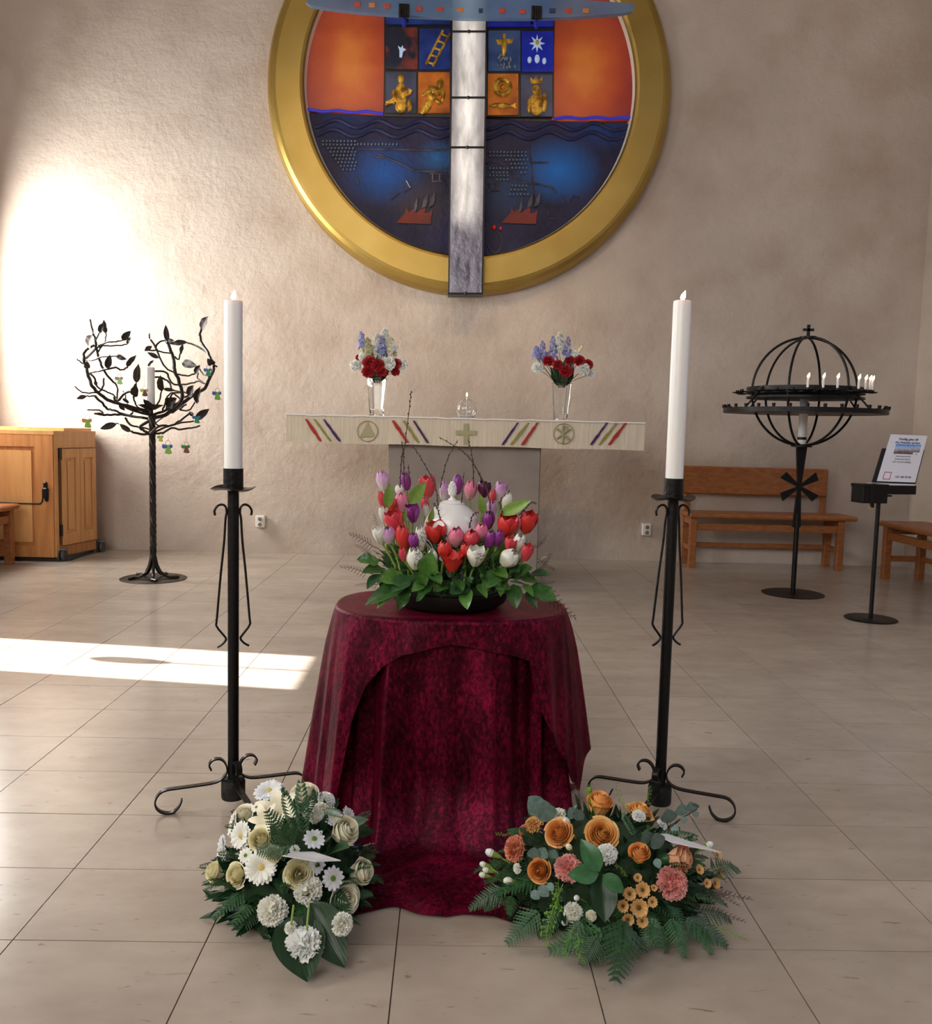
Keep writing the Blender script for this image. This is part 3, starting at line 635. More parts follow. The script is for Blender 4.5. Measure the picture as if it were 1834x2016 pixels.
def rose(seed, open_=1.0):
    r = random.Random(seed); mb = MB()
    # inner petals wrap inwards into a closed heart, outer ones roll outwards
    rings = [(2, .08, .50, -.6), (2, .14, .52, -.6), (3, .20, .53, -.5), (3, .27, .52, -.35), (4, .34, .50, -.2), (4, .43, .46, 0), (5, .52, .39, .25), (5, .62, .30, .5), (5, .73, .18, .8), (6, .84, .03, 1.2)]
    if open_ < .8: rings = [(2, .08, .66, -.6), (2, .14, .68, -.6), (3, .21, .69, -.5), (3, .28, .68, -.35), (3, .36, .65, -.1), (4, .43, .58, .15), (4, .50, .46, .6), (4, .56, .30, 1.1)]
    mb.ell((0, 0, .1), (.09, .09, rings[0][2]-.16), 8)
    for k, (n, rr, h, cu_) in enumerate(rings):
        for i in range(n):
            a0 = 2*pi*(i/n)+k*1.15+r.uniform(-.25, .25); wd = pi/n*1.30; hh = h+r.uniform(-.03, .03); off = r.uniform(-.05, .06)*rr
            def f(u, v, a0=a0, wd=wd, rr=rr, hh=hh, k=k, off=off, cu_=cu_):
                a = (v-.5)*2; q = a0+a*wd*(.5+.5*sin(pi*u*.55)); e = 1-.12*a**4-.02*a*a
                rad = (rr+off)*(sin(pi/2*min(1, .15+u*.9))**.6); z = -.55+(hh+.55)*u*e
                t = max(0, (u-.62)/.38)
                if cu_ < 0: rad *= 1+.55*cu_*t**1.6; z -= .05*t*t
                else: rad += cu_*t**1.5*(.11+.03*r.random()*0); z -= cu_*.07*t**3
                if u > .9: rad += .022
                rad += .05*a*min(1, rr*2.5)
                return V((rad*cos(q), rad*sin(q), z))
            mb.grid(f, 10, 8)
    return mb.mesh('rose', None, norm=False)
def daisy(seed, n=24, inner=.22, wd=.13, layers=2, cup=.08, m2=None):
    r = random.Random(seed); mb = MB()
    for k in range(layers):
        for i in range(n):
            a0 = 2*pi*(i+.5*k)/n+r.uniform(-.04, .04); L = 1-.14*k+r.uniform(-.07, .04); c_ = cup+.12*k+r.uniform(-.04, .05)
            def f(u, v, a0=a0, L=L, c_=c_):
                a = (v-.5)*2; rad = inner*.6+(L-inner*.6)*u; w_ = wd*(.45+.75*sin(pi*min(1, u*.75+.12)))*(1 if u < .95 else .45)
                p = V((rad, a*w_, c_*u*1.3-.09*u*u-.03*a*a)); return M.Rotation(a0, 3, 'Z') @ p
            mb.grid(f, 5, 4)
    return mb.mesh('daisy_petals', None, norm=False)
def centre_mesh():
    r = random.Random(3); mb = MB(); mb.lathe([(1, -.2), (.98, .1), (.7, .32), (.3, .38), (.001, .34)], (0, 0, 0), 16)
    for i in range(60): t = sqrt(i/60); q = i*2.4; mb.ell((t*.95*cos(q), t*.95*sin(q), .36-.25*t*t), (.09, .09, .12), 5)
    return mb.mesh('flower_centre', None)
def lily():
    mb = MB()
    for i in range(6):
        a0 = i*pi/3; L = 1 if i % 2 else .95; wd = .20 if i % 2 else .27
        def f(u, v, a0=a0, L=L, wd=wd):
            a = (v-.5)*2; w_ = wd*sin(pi*min(1, u*.93+.07))**.75; rad = L*(u**1.25); z = -.55+.85*u-.45*max(0, u-.55)*2*u
            p = V((rad, a*w_, z+.10*abs(a)*(1-u))); return M.Rotation(a0, 3, 'Z') @ p
        mb.grid(f, 9, 6)
    return mb.mesh('lily', None, norm=False)
def tulip(seed, mode):
    r = random.Random(seed); mb = MB()
    for k in range(2):
        for i in range(3):
            a0 = 2*pi*i/3+k*pi/3+r.uniform(-.1, .1); opn = {0: .0, 1: .16, 2: .45}[mode]+r.uniform(0, .04); sc = 1-.06*(1-k)
            def f(u, v, a0=a0, opn=opn, sc=sc, k=k):
                a = (v-.5)*2; w_ = 1.05*sin(pi*min(1, .14+u*.72))**.6*sqrt(max(.0, 1-max(0, (u-.5)/.5)**6)+.02)
                rad = (.36 if k else .40)*sin(pi*min(.92, .05+.56*u+.08))**.8*(1-.50*(max(0, u-.5)/.5)**1.6*(1-2.2*opn))+opn*u*u*.8
                q = a0+a*w_; return V((rad*cos(q), rad*sin(q), 1.0*u*sc*(1-.06*a*a)-.02*abs(a)))
            mb.grid(f, 8, 8)
    return mb.mesh('tulip_cup', None, norm=False)
def bud_mesh():
    mb = MB(); mb.lathe([(.001, -.5), (.3, -.4), (.42, -.1), (.45, .2), (.34, .5), (.12, .62), (.001, .6)], (0, 0, 0), 10)
    for i in range(4): mb.ell((.12*cos(i*1.57), .12*sin(i*1.57), .5), (.2, .16, .18), 6)
    return mb.mesh('bud', None)
def calyx_mesh():
    mb = MB(); mb.lathe([(.001, -1.5), (.12, -1.4), (.3, -.9), (.4, -.4), (.46, .05), (.5, .12), (.42, .0)], (0, 0, 0), 10); return mb.mesh('calyx', None)
def leaf_mesh(w_=.30, fold=.18, arch=.15, tip=1.6, nu=8, wave=0):
    mb = MB()
    def f(u, v):
        a = (v-.5)*2; ww = w_*(sin(pi*u**.8)**.8)*(1 if u < .97 else .5) if 0 < u < 1 else .008
        return V((a*ww, u, arch*sin(pi*u)*.8-fold*ww*(1-abs(a))*1.2+wave*sin(u*14+a)*abs(a)))
    mb.grid(f, nu, 6); return mb.mesh('leaf', None, norm=False)
def fern_mesh(seed, n=13, tri=True):
    r = random.Random(seed); mb = MB(); ax = lambda u: V((.03*sin(u*4+seed), u, .12*sin(pi*u*.9)))
    mb.tube([ax(k/8) for k in range(9)], [.008*(1-k/10) for k in range(9)], 4)
    for i in range(n):
        u = .12+.86*i/n; L = (.36*(1-((u-.12)/.9))**.8+.03) if tri else .17*sin(pi*min(1, u*.9+.12))**.6+.02
        for s in (-1, 1):
            b = ax(u); d = V((s*cos(.55), sin(.55), -.12+r.uniform(-.1, .1))).normalized(); nz = V((0, 0, 1)); e = d.cross(nz).normalized()*s
            teeth = 5 if tri else 1; vs = [b]; wd = (.044 if tri else .040)
            lo_ = []; up_ = []
            for k in range(teeth):
                t0 = (k+.25)/teeth; t1 = (k+.85)/teeth; q = (1-t0)**.6
                up_ += [b+d*L*t0+e*wd*.35*q, b+d*L*t1+e*wd*q]; lo_ += [b+d*L*t0-e*wd*.35*q, b+d*L*t1-e*wd*q]
            tip_ = b+d*L*1.05; mid = [b]+[b+d*L*((k//2+(.25 if k % 2 == 0 else .85))/teeth)+nz*.006 for k in range(teeth*2)]+[tip_]
            vs = mid+up_+lo_; nm = len(mid); fs = []
            for k in range(teeth*2):
                pu = nm+k; pl_ = nm+teeth*2+k
                if k == 0: fs += [(0, 1, pu), (0, pl_, 1)]
                else: fs += [(k, k+1, pu, pu-1), (k, pl_-1, pl_, k+1)]
            fs += [(nm-2, nm-1, nm+teeth*2-1), (nm-2, nm+teeth*4-1, nm-1)]
            mb.add(vs, fs)
    return mb.mesh('fern', None, norm=False)
def sprig_mesh(seed, n=26, ball=.022):
    r = random.Random(seed); mb = MB(); ax = lambda u: V((.10*sin(u*3+seed)*u, u, .1*sin(3*u)))
    mb.tube([ax(k/8) for k in range(9)], .006, 4)
    for i in range(n):
        u = .15+.85*i/n; q = r.uniform(0, 6.3); L = .16*(1.1-u*.6); b = ax(u); e = b+V((cos(q)*L, .06, sin(q)*L))
        mb.tube([b, e], .004, 3); mb.ell(e, (ball,)*3, 5)
    return mb.mesh('sprig', None)
def wisp_mesh(seed):
    r = random.Random(seed); mb = MB(); ax = lambda u: V((.22*sin(u*2.3)*u, u, .16*sin(2.6*u)))
    mb.tube([ax(k/10) for k in range(11)], [.011*(1-k/14) for k in range(11)], 4)
    for i in range(16):
        u = .2+.8*i/16; s = 1 if i % 2 else -1; b = ax(u); L = .22*(1.15-u)
        q = [b+V((s*L*t, L*.5*t+.02, r.uniform(-.05, .05)*t+.08*t*(1-t))) for t in (0, .35, .7, 1)]; mb.tube(q, [.009, .009, .007, .004], 3)
        for t in (.4, .7): p = b+V((s*L*t, L*.5*t+.02, 0)); mb.tube([p, p+V((s*.02, .05, .02))], .003, 3)
    return mb.mesh('wisp', None)
CARN = [carnation(s) for s in (1, 2, 3)]; ROSE = [rose(1), rose(5)]; ROSEB = [rose(2, .62), rose(4, .55)]
GERB = daisy(1, 22, .24, .135, 2); DAIS = daisy(4, 13, .22, .17, 1, .04); CHRY = daisy(6, 12, .3, .2, 2, .3); CEN = centre_mesh()
LILY = lily(); TUL = [[tulip(s+m*9, m) for s in (1, 2)] for m in (0, 1, 2)]; BUD = bud_mesh(); CAL = calyx_mesh()
LEAF = leaf_mesh(.30); LEAFN = leaf_mesh(.13, .3, .1, nu=9); LEAFB = leaf_mesh(.27, .38, .12, nu=14, wave=.012); LEAFR = leaf_mesh(.44, .05, .05); IVY = leaf_mesh(.36, .2, .12, wave=.05)
FERN = [fern_mesh(s) for s in (1, 2, 3)]; FERN2 = [fern_mesh(s, 12, False) for s in (1, 2)]; SPRIG = [sprig_mesh(s) for s in (1, 2)]; WISP = [wisp_mesh(s) for s in (1, 2)]
for me in CARN+ROSE+ROSEB+[GERB, DAIS, CHRY, CEN, LILY, BUD, CAL, LEAF, LEAFN, LEAFB, LEAFR, IVY]+FERN+FERN2+SPRIG+WISP+TUL[0]+TUL[1]+TUL[2]: me.materials.append(WHITE)
def pc(name, tip, base_, lo=.0, hi=1, axis='R'): return petal(name, tip, base_, axis, lo, hi)
W1 = pc('white_petal', (.92, .92, .85), (.86, .84, .68)); W2 = pc('cool_white_petal', (.83, .85, .90), (.74, .76, .70)); CRM = pc('cream_petal', (.94, .91, .76), (.91, .85, .62)); YEL = pc('pale_yellow_petal', (.94, .89, .64), (.91, .83, .48))
ORG = pc('apricot_petal', (.88, .46, .16), (.88, .34, .08)); ORY = pc('amber_petal', (.90, .54, .20), (.88, .40, .09)); PCH = pc('peach_petal', (.85, .45, .28), (.80, .38, .18)); PNK = pc('pink_petal', (.80, .36, .32), (.74, .22, .20)); SAL = pc('salmon_petal', (.70, .24, .14), (.55, .14, .07))
TAN = pc('bronze_petal', (.76, .44, .17), (.62, .28, .06)); REDC = pc('crimson_petal', (.45, .012, .02), (.25, .004, .01)); WHC = pc('white_carnation_petal', (.93, .93, .91), (.84, .86, .80))
TR = petal('tulip_red', (.60, .022, .025), (.70, .06, .03), 'Z', 0, .8, .4); TRP = petal('tulip_rose_red', (.62, .035, .06), (.68, .08, .10), 'Z', 0, .8, .4); TP = petal('tulip_pink', (.72, .15, .28), (.80, .42, .42), 'Z', 0, .7, .4); TL = petal('tulip_lilac', (.52, .24, .50), (.76, .66, .66), 'Z', .1, .75, .4)
TV = petal('tulip_violet', (.23, .022, .23), (.30, .05, .28), 'Z', 0, .8, .35); TD = petal('tulip_dark', (.065, .006, .045), (.10, .01, .07), 'Z', 0, .8, .3); TW = petal('tulip_white', (.80, .80, .72), (.74, .72, .50), 'Z', 0, .6, .4)
def stemto(parent, p, q, r=.0025, m=G_STEM, bend=.15, name='stem'):
    p = V(p); q = V(q); mid = (p+q)/2+V((R.uniform(-.01, .01), R.uniform(-.01, .01), .02*bend))
    return MB().tube(smooth_path([p, mid, q], 3), r, 6).build(name, m, parent)
# ------------------------------------------------------------------ vases and bouquets on the altar
def vase(px, label):
    c = at(px, 824, 6.22); c.z = zt+.006
    t = thing('glass_vase', c, label, 'vase', 'glass vases on the altar')
    MB().lathe([(.052, 0), (.056, .006), (.05, .018), (.054, .045), (.064, .15), (.0735, .262), (.0755, .268), (.0715, .266), (.060, .15), (.048, .052), (.001, .045)], c, 8, ph=pi/8).build('vase_body', GLASS, t, smooth=False)
    return c
def bouquet(c, label, fl_):
    b = thing('bouquet', c+V((0, 0, .27)), label, 'bouquet', 'bouquets in the altar vases')
    foot = c+V((0, 0, .12))
    for kind, px, py, dy, s, m in fl_:
        p = at(px, py, 6.22+dy); d = (p-(c+V((0, -.0, .24)))); n = V((d.x*.7, -1, .35+d.z*.6)).normalized()
        neck = c+V((max(-.05, min(.05, d.x*.35)), dy*.25, .275)); s2 = s/2*6.2/F*(1.22 if m is WHC else 1.05)
        if kind == 'c':
            put(R.choice(CARN), 'carnation', b, face_m(p, n, s2, R.uniform(0, 6)), m); stemto(b, p-n*s2*.4, neck, .002, G_DARK)
            fo = neck; 
        elif kind == 's':   # flower spike
            n2 = V((d.x*.6, -.1, 1)).normalized(); k = 0; L = s/276
            st_ = MB().tube([p-n2*L*.7, p+n2*L*.55], .0025, 5).build('flower_spike', G_STEM, b); stemto(b, p-n2*L*.7, neck, .002, G_DARK)
            for i in range(16):
                t = i/16; q = i*2.4; rr = .030*(1.1-t*.8); o = p+n2*L*(t*1.2-.65)+V((rr*cos(q), rr*sin(q), 0))
                put(DAIS if m is DELPH else CARN[i % 3], 'floret', st_, face_m(o, V((cos(q), sin(q)-.6, .3)), (.020 if m is DELPH else .026)*(1.15-.6*t), q), m)
        elif kind == 'b':
            put(BUD, 'flower_bud', b, face_m(p, V((d.x*.5, -.2, 1)), s2), m); stemto(b, p, neck, .002)
    for i in range(16):
        q = i*2.4; e = c+V((.085*cos(q), .06*sin(q), .33+.05*(i % 3))); put(LEAFN, 'leaf', b, lay_m(c+V((.03*cos(q), .03*sin(q), .25)), e, V((0, -1, .2))), G_DARK)
    for i in range(10):
        q = i*1.9; stemto(b, c+V((.02*cos(q), .02*sin(q), .235)), c+V((.048*cos(q+.4), .048*sin(q+.4), .29)), .0025, G_DARK)
DELPH = pc('delphinium_petal', (.20, .22, .55), (.10, .12, .35))
c1 = vase(741, 'faceted clear glass vase on the left half of the altar'); c2 = vase(1103, 'faceted clear glass vase on the right half of the altar')
bouquet(c1, 'red and white carnations with white stocks rising in the left altar vase', [
    ('s', 743, 675, .02, 34, WHC), ('s', 724, 680, .0, 26, pc('ivory_stock', (.74, .72, .50), (.6, .55, .3))), ('s', 712, 668, .0, 26, DELPH), ('s', 752, 678, -.02, 30, DELPH), ('s', 768, 678, .02, 26, CRM), ('s', 757, 660, .03, 22, WHC),
    ('c', 700, 719, 0, 22, WHC), ('c', 727, 713, -.04, 28, REDC), ('c', 724, 731, -.05, 26, REDC), ('c', 743, 718, -.06, 28, REDC), ('c', 750, 731, -.05, 24, REDC), ('c', 764, 714, -.03, 26, WHC), ('c', 779, 716, 0, 24, REDC), ('c', 789, 715, .02, 24, WHC), ('c', 716, 702, 0, 20, WHC), ('c', 706, 704, .02, 14, REDC), ('c', 746, 705, 0, 22, WHC), ('c', 742, 691, 0, 16, WHC), ('c', 776, 683, 0, 15, WHC), ('c', 778, 732, .0, 18, REDC)])
bouquet(c2, 'red and white carnations with blue delphinium rising in the right altar vase', [
    ('s', 1068, 688, 0, 30, DELPH), ('s', 1088, 682, 0, 36, DELPH), ('s', 1117, 682, 0, 34, DELPH), ('s', 1056, 692, 0, 18, DELPH), ('s', 1101, 672, .03, 30, WHC), ('b', 1140, 690, 0, 14, YEL), ('b', 1144, 684, 0, 12, YEL),
    ('c', 1079, 710, -.03, 24, REDC), ('c', 1098, 718, -.05, 22, REDC), ('c', 1114, 730, -.06, 27, REDC), ('c', 1122, 709, -.02, 22, REDC), ('c', 1140, 710, -.02, 25, REDC), ('c', 1157, 717, 0, 22, REDC), ('c', 1059, 723, 0, 22, WHC), ('c', 1063, 708, .02, 18, WHC), ('c', 1148, 726, -.03, 24, WHC), ('c', 1162, 735, 0, 18, WHC), ('c', 1130, 699, 0, 20, WHC)])
# ------------------------------------------------------------------ wall sockets
for px, py, lab in ((514, 1026, 'white double wall socket behind the left candle stand'), (1271, 1042, 'white double wall socket left of the wall bench')):
    c = at(px, py, YB); t = thing('wall_socket', c, lab, 'socket', 'double wall sockets')
    MB().box(c+V((0, -.022, 0)), (.078, .044, .104), .006).build('socket_box', PLAST, t, smooth=False)
    for dz in (-.024, .022):
        MB().tube([c+V((0, -.052, dz)), c+V((0, -.04, dz))], .021, 16).build('socket_ring', PLAST, t)
        MB().tube([c+V((0, -.0535, dz)), c+V((0, -.045, dz))], .0165, 16).build('socket_hole_shade', mat('socket_shadow', (.16, .14, .13), .7), t)  # dark disc imitates the shade inside the socket
# ------------------------------------------------------------------ tall candle stands
def candle_stand(px_base, Y, sgn, lab_s, lab_c):
    b = at(px_base, 1560, Y); b.z = 0
    t = thing('candle_stand', b, lab_s, 'candle stand', 'tall wrought iron candle stands')
    zc = at(px_base, 922 if sgn < 0 else 941, Y).z; zp = zc-.056
    MB().lathe([(.018, .024), (.032, .026), (.0335, .031), (.0335, .074), (.031, .080), (.0155, .084)], b, 24).build('foot_socket', mat('worn_iron', (.03, .032, .03), .6, .5, col2=(.012, .012, .012), nscale=40, bump=.5), t)
    MB().tube([b+V((0, 0, .078)), b+V((0, 0, zp))], .0155, 16).build('pole', IRON, t)
    MB().lathe([(.027, zp), (.027, zc), (.0255, zc), (.0255, zp+.01), (.001, zp+.01)], b, 28).build('candle_cup', IRON, t)
    mb = MB(); mb.lathe([(.001, zp-.004), (.03, zp-.003), (.05, zp-.004), (.061, zp+.002), (.061, zp+.004), (.05, zp-.001), (.03, zp), (.001, zp)], b, 40)
    mb.v = [(x, y, z+.004*sin(3*atan2(y-b.y, x-b.x)+1)*((x-b.x)**2+(y-b.y)**2)/.061**2) for x, y, z in mb.v]; mb.build('drip_plate', IRON2, t)
    prof_ = [(.060, .131), (.066, .146), (.055, .161), (.037, .165), (.023, .155), (.017, .134), (.026, .112), (.05, .096), (.095, .085), (.15, .074), (.185, .069), (.203, .056), (.210, .036), (.203, .016), (.185, .0045), (.165, .0035), (.148, .017), (.139, .038)]
    for a in ((-161, -62, 25) if sgn < 0 else (-19, -118, 155)):
        d = V((cos(radians(a)), sin(radians(a)), 0)); pth = smooth_path([b+d*r+V((0, 0, z-(.028*max(0, 1-r/.165) if r < .165 and z > .05 else 0))) for r, z in prof_], 4)
        MB().ribbon(pth, .017, V((0, 0, 1)).cross(d), .0042).build('scroll_leg', IRON, t)
    zs_ = at(px_base, 880+650/5.04, Y).z
    rod = [(.048, -.008), (.050, .004), (.043, .017), (.031, .022), (.0205, .016), (.018, .0), (.021, -.02), (.0245, -.08), (.0335, -.17), (.044, -.295), (.045, -.318), (.028, -.342), (.0195, -.356), (.030, -.370), (.043, -.378)]
    for a in ((-165, 20, 95) if sgn < 0 else (-168, 12, 70)):
        d = V((cos(radians(a)), sin(radians(a)), 0))
        MB().tube(smooth_path([b+d*r+V((0, 0, zs_+z)) for r, z in rod], 3), .0033, 6).build('scroll_rod', IRON, t)
    ztp = at(px_base, 592 if sgn < 0 else 591, Y).z
    tp = at(px_base, 592, Y); cb = b+V((0, 0, zp+.011))
    cd = thing('altar_candle', cb, lab_c, 'candle', 'tall burning candles')
    H = ztp-cb.z
    mb = MB().lathe([(.001, 0), (.0245, 0), (.0245, H-.008), (.0238, H-.001), (.0215, H), (.017, H-.006), (.004, H-.008), (.001, H-.008)], cb, 32); mb.build('wax', WAX, cd)
    MB().tube([cb+V((0, 0, H-.009)), cb+V((.001, 0, H+.004))], .0012, 5).build('wick', WICK, cd)
    flame(cb+V((0, 0, H+.0)), .028, .0075, cd, .12 if sgn < 0 else .25)
    return b
sL = candle_stand(459, 2.41, -1, 'black wrought iron candle stand left of the velvet table', 'tall white burning candle in the left iron stand')
sR = candle_stand(1298, 2.42, 1, 'black wrought iron candle stand right of the velvet table', 'tall white burning candle in the right iron stand')
# ------------------------------------------------------------------ velvet table
def velvet():
    m = mat('crushed_velvet', (.075, .001, .010), .5)
    nt = m.node_tree; N = nt.nodes; L = nt.links; b = N['Principled BSDF']
    tc = N.new('ShaderNodeTexCoord'); mp = N.new('ShaderNodeMapping'); mp.inputs['Scale'].default_value = (1.4, 1.4, .75); L.new(tc.outputs['Object'], mp.inputs[0])
    def noise(sc, d, ds=0):
        n = N.new('ShaderNodeTexNoise'); n.inputs['Scale'].default_value = sc; n.inputs['Detail'].default_value = d; n.inputs['Roughness'].default_value = .7; n.inputs['Distortion'].default_value = ds; L.new(mp.outputs[0], n.inputs['Vector']); return n.outputs[0]
    fine = noise(80, 8, .5); big = noise(6, 6, .2)
    a = N.new('ShaderNodeMath'); a.operation = 'MULTIPLY_ADD'; a.inputs[1].default_value = .62; L.new(fine, a.inputs[0])
    c = N.new('ShaderNodeMath'); c.operation = 'MULTIPLY'; c.inputs[1].default_value = .42; L.new(big, c.inputs[0]); L.new(c.outputs[0], a.inputs[2])
    r = N.new('ShaderNodeValToRGB'); L.new(a.outputs[0], r.inputs[0]); e = r.color_ramp.elements; e[0].position = .40; e[0].color = (.018, .0004, .003, 1); e[1].position = .66; e[1].color = (.28, .006, .046, 1); x = e.new(.51); x.color = (.070, .0014, .014, 1); L.new(r.outputs[0], b.inputs['Base Color'])
    b.inputs['Metallic'].default_value = .45; b.inputs['Roughness'].default_value = .42
    b.inputs['Sheen Weight'].default_value = .22; b.inputs['Sheen Roughness'].default_value = .25; b.inputs['Sheen Tint'].default_value = (.9, .03, .12, 1)
    b.inputs['Specular IOR Level'].default_value = .15
    bp = N.new('ShaderNodeBump'); bp.inputs['Strength'].default_value = .5; bp.inputs['Distance'].default_value = .007; L.new(a.outputs[0], bp.inputs['Height']); L.new(bp.outputs[0], b.inputs['Normal'])
    return m
VEL = velvet()
TC = V((at(888, 1200, 2.45).x, 2.45, 0)); ZT = .592; TA, TB = .321, .225; EN = 2.5
def sup(ph, a, b):
    c, s = cos(ph), sin(ph); return V((a*math.copysign(abs(c)**(2/EN), c), b*math.copysign(abs(s)**(2/EN), s), 0))
tb = thing('round_table', TC, 'small round table hidden under the dark red velvet cloth', 'table')
MB().lathe([(.001, ZT-.035), (TA-.02, ZT-.035), (TA-.012, ZT-.03), (TA-.012, ZT-.016), (TA-.02, ZT-.012), (.001, ZT-.012)], TC, 40, sq=(TB-.012)/(TA-.012)).build('tabletop', WOOD, tb)
for sx in (-1, 1):
    for sy in (-1, 1): MB().tube([TC+V((sx*.17, sy*.11, ZT-.03)), TC+V((sx*.19, sy*.13, 0.003))], [.016, .012], 10).build('leg', WOOD, tb)
def fold(ph, s, amp, seed):
    return amp*s*(2.2*(1-abs(sin(4*ph+seed+.45*sin(3*ph))))**1.7-.7+.6*(1-abs(sin(7*ph+2*seed+1.3)))**2+.25*sin(25*ph+seed*3))
# under cloth: falls to the floor all round, runs out on the floor in front
uc = thing('velvet_cloth', TC, 'dark red crushed velvet cloth over the table, trailing on the floor in front', 'tablecloth')
def under(u, v):
    ph = 2*pi*v-pi/2; B = sup(ph, TA-.03, TB-.012); nrm = V((B.x/(TA*TA), B.y/(TB*TB), 0)).normalized()
    front = max(0, -sin(ph))**1.2; H = ZT-.008
    if u < .08: t = u/.08; return TC+B*t+V((0, 0, ZT-.010))
    if u < .72:
        t = (u-.08)/.64; s = t*H; f = fold(ph, t**.5, .036, 1.7)+.02*t+(.03 if sin(ph) > -.3 else .0)*t*t
        g_ = max(0, (t-.68)/.32); return TC+B+nrm*(.006+f)+V((0, -.10*front*g_**2.4, ZT-.010-t*(H-.006)+.012*front*g_))
    t = (u-.72)/.28; f = fold(ph, 1, .036, 1.7)+.02+(.03 if sin(ph) > -.3 else 0)
    side = abs(cos(ph)); out = t*(.055+.215*max(0, (-sin(ph)-.15)/.85)**.45 if sin(ph) < 0 else .055)
    P = TC+B+nrm*(.006+f)+V((0, -.10*front, 0))+V((nrm.x*out*.7+(.05*out*3 if nrm.x > .1 else 0), -out if sin(ph) < 0 else out*nrm.y, 0)) if sin(ph) < -.2 else TC+B+nrm*(.006+f+out*.5)
    z = .006+.012*front*(1-t)**2+.014*sin(pi*t)*(1+sin(9*P.x*3+11*t+sin(P.x*17)*2))*.6*front+0
    return V((P.x, P.y, max(.004, z)))
mb = MB(); mb.grid(under, 70, 260, wrap=True)
o = mb.build('under_drape', VEL, uc, smooth='all'); 
hemtab = [(-.36, 9), (-.262, 9), (-.247, .47), (-.240, .36), (-.232, .27), (-.21, .185), (-.172, .13), (-.12, .092), (-.06, .075), (0, .062), (.05, .068), (.10, .08), (.16, .092), (.195, .105), (.205, .17), (.218, .24), (.24, .30), (.265, .345), (.288, .40), (.308, .50), (.319, .40), (.36, .37)]
def upper(u, v):
    ph = 2*pi*v-pi/2; B = sup(ph, TA, TB); nrm = V((B.x/(TA*TA), B.y/(TB*TB), 0)).normalized()
    if sin(ph) < .05: d = interp(B.x, hemtab)
    else: d = interp(B.x, [(-.4, 9), (-.2, 9), (.0, .45), (.3, .36), (.4, .34)])
    d = min(d, ZT-.004)
    if u < .22: t = u/.22; return TC+B*(t*.985)+V((0, 0, ZT+.001*sin(t*20+ph*3)))
    if u < .32:
        t = (u-.22)/.10; q = t*pi/2; r_ = .012; return TC+B*.985+nrm*(r_*sin(q))+V((0, 0, ZT-r_*(1-cos(q))))
    t = (u-.32)/.68; s = t*(d-.012); k = s/ZT
    fl_ = (.072 if B.x < 0 else .060)*abs(nrm.x)+.02
    f = fl_*k**.9+fold(ph, min(1, k)**.6, .024, .6)+.006*min(1, k*6)
    P = TC+B*.985+nrm*(.012+f)+V((0, 0, ZT-.012-s))
    return V((P.x, P.y, max(.004, P.z)))
mb = MB(); mb.grid(upper, 70, 300, wrap=True); o = mb.build('upper_drape', VEL, uc, smooth='all')
md = o.modifiers.new('thickness', 'SOLIDIFY'); md.thickness = .0035; md.offset = -1
# ------------------------------------------------------------------ urn with tulips
UC = V((at(887, 1100, 2.42).x, 2.42, ZT+.002))
ur = thing('urn', UC+V((0, 0, .03)), 'white lidded urn with pine cone finial in the middle of the tulips', 'urn')
zl = at(887, 1048, 2.42).z-UC.z; ztp = at(887, 992, 2.42).z-UC.z; zf0 = at(887, 984, 2.42).z-UC.z; zf1 = at(887, 947, 2.42).z-UC.z
MB().lathe([(.001, .03), (.04, .03), (.042, .04), (.028, .055), (.03, .07), (.045, .10), (.058, zl-.05), (.068, zl-.025), (.076, zl-.010), (.078, zl-.004), (.07, zl-.002), (.001, zl-.002)], UC, 40).build('urn_body', WHITE, ur)
MB().lathe([(.001, zl), (.078, zl), (.0782, zl+.15*(ztp-zl)), (.0755, zl+.35*(ztp-zl)), (.070, zl+.54*(ztp-zl)), (.061, zl+.72*(ztp-zl)), (.049, zl+.87*(ztp-zl)), (.0375, zl+.96*(ztp-zl)), (.0345, ztp), (.035, ztp+.003), (.030, ztp+.005), (.0265, zf0-.003), (.010, zf0), (.001, zf0)], UC, 40).build('urn_lid', WHITE, ur)
mb = MB().lathe([(.012, zf0-.002), (.011, zf0+.002), (.0055, zf0+.006), (.005, zf0+.010), (.010, zf0+.015), (.0105, zf0+.02), (.009, zf0+.03), (.005, zf1-.006), (.001, zf1)], UC, 14)
for i in range(40):
    t = i/40; q = i*2.4; z = zf0+.014+t*(zf1-zf0-.017); r_ = .0125*(sin(pi*(.18+.8*t))**.6); mb.ell(UC+V((r_*cos(q)*.8, r_*sin(q)*.8, z)), (.0032, .0032, .004), 6)
mb.build('finial', WHITE, ur)
ta = thing('tulip_arrangement', UC, 'ring of red, pink, violet and white tulips with green leaves around the white urn', 'flower arrangement')
MB().lathe([(.001, 0), (.13, 0), (.155, .015), (.17, .05), (.16, .055), (.045, .052), (.045, .028), (.001, .028)], UC, 40).build('black_bowl', BLACKF, ta)
fm = MB(); 
def foamf(i, j):
    q = 2*pi*j; a = pi*i; r_ = .115+.048*cos(a+pi)*1; n_ = .008*sin(q*11)*sin(a)
    return UC+V(((.118+.045*cos(a)+n_)*cos(q), (.118+.045*cos(a)+n_)*sin(q), .045+.045*sin(a)))
fm.grid(foamf, 8, 60, wrap=True); fm.build('moss_ring', G_MOSS, ta)
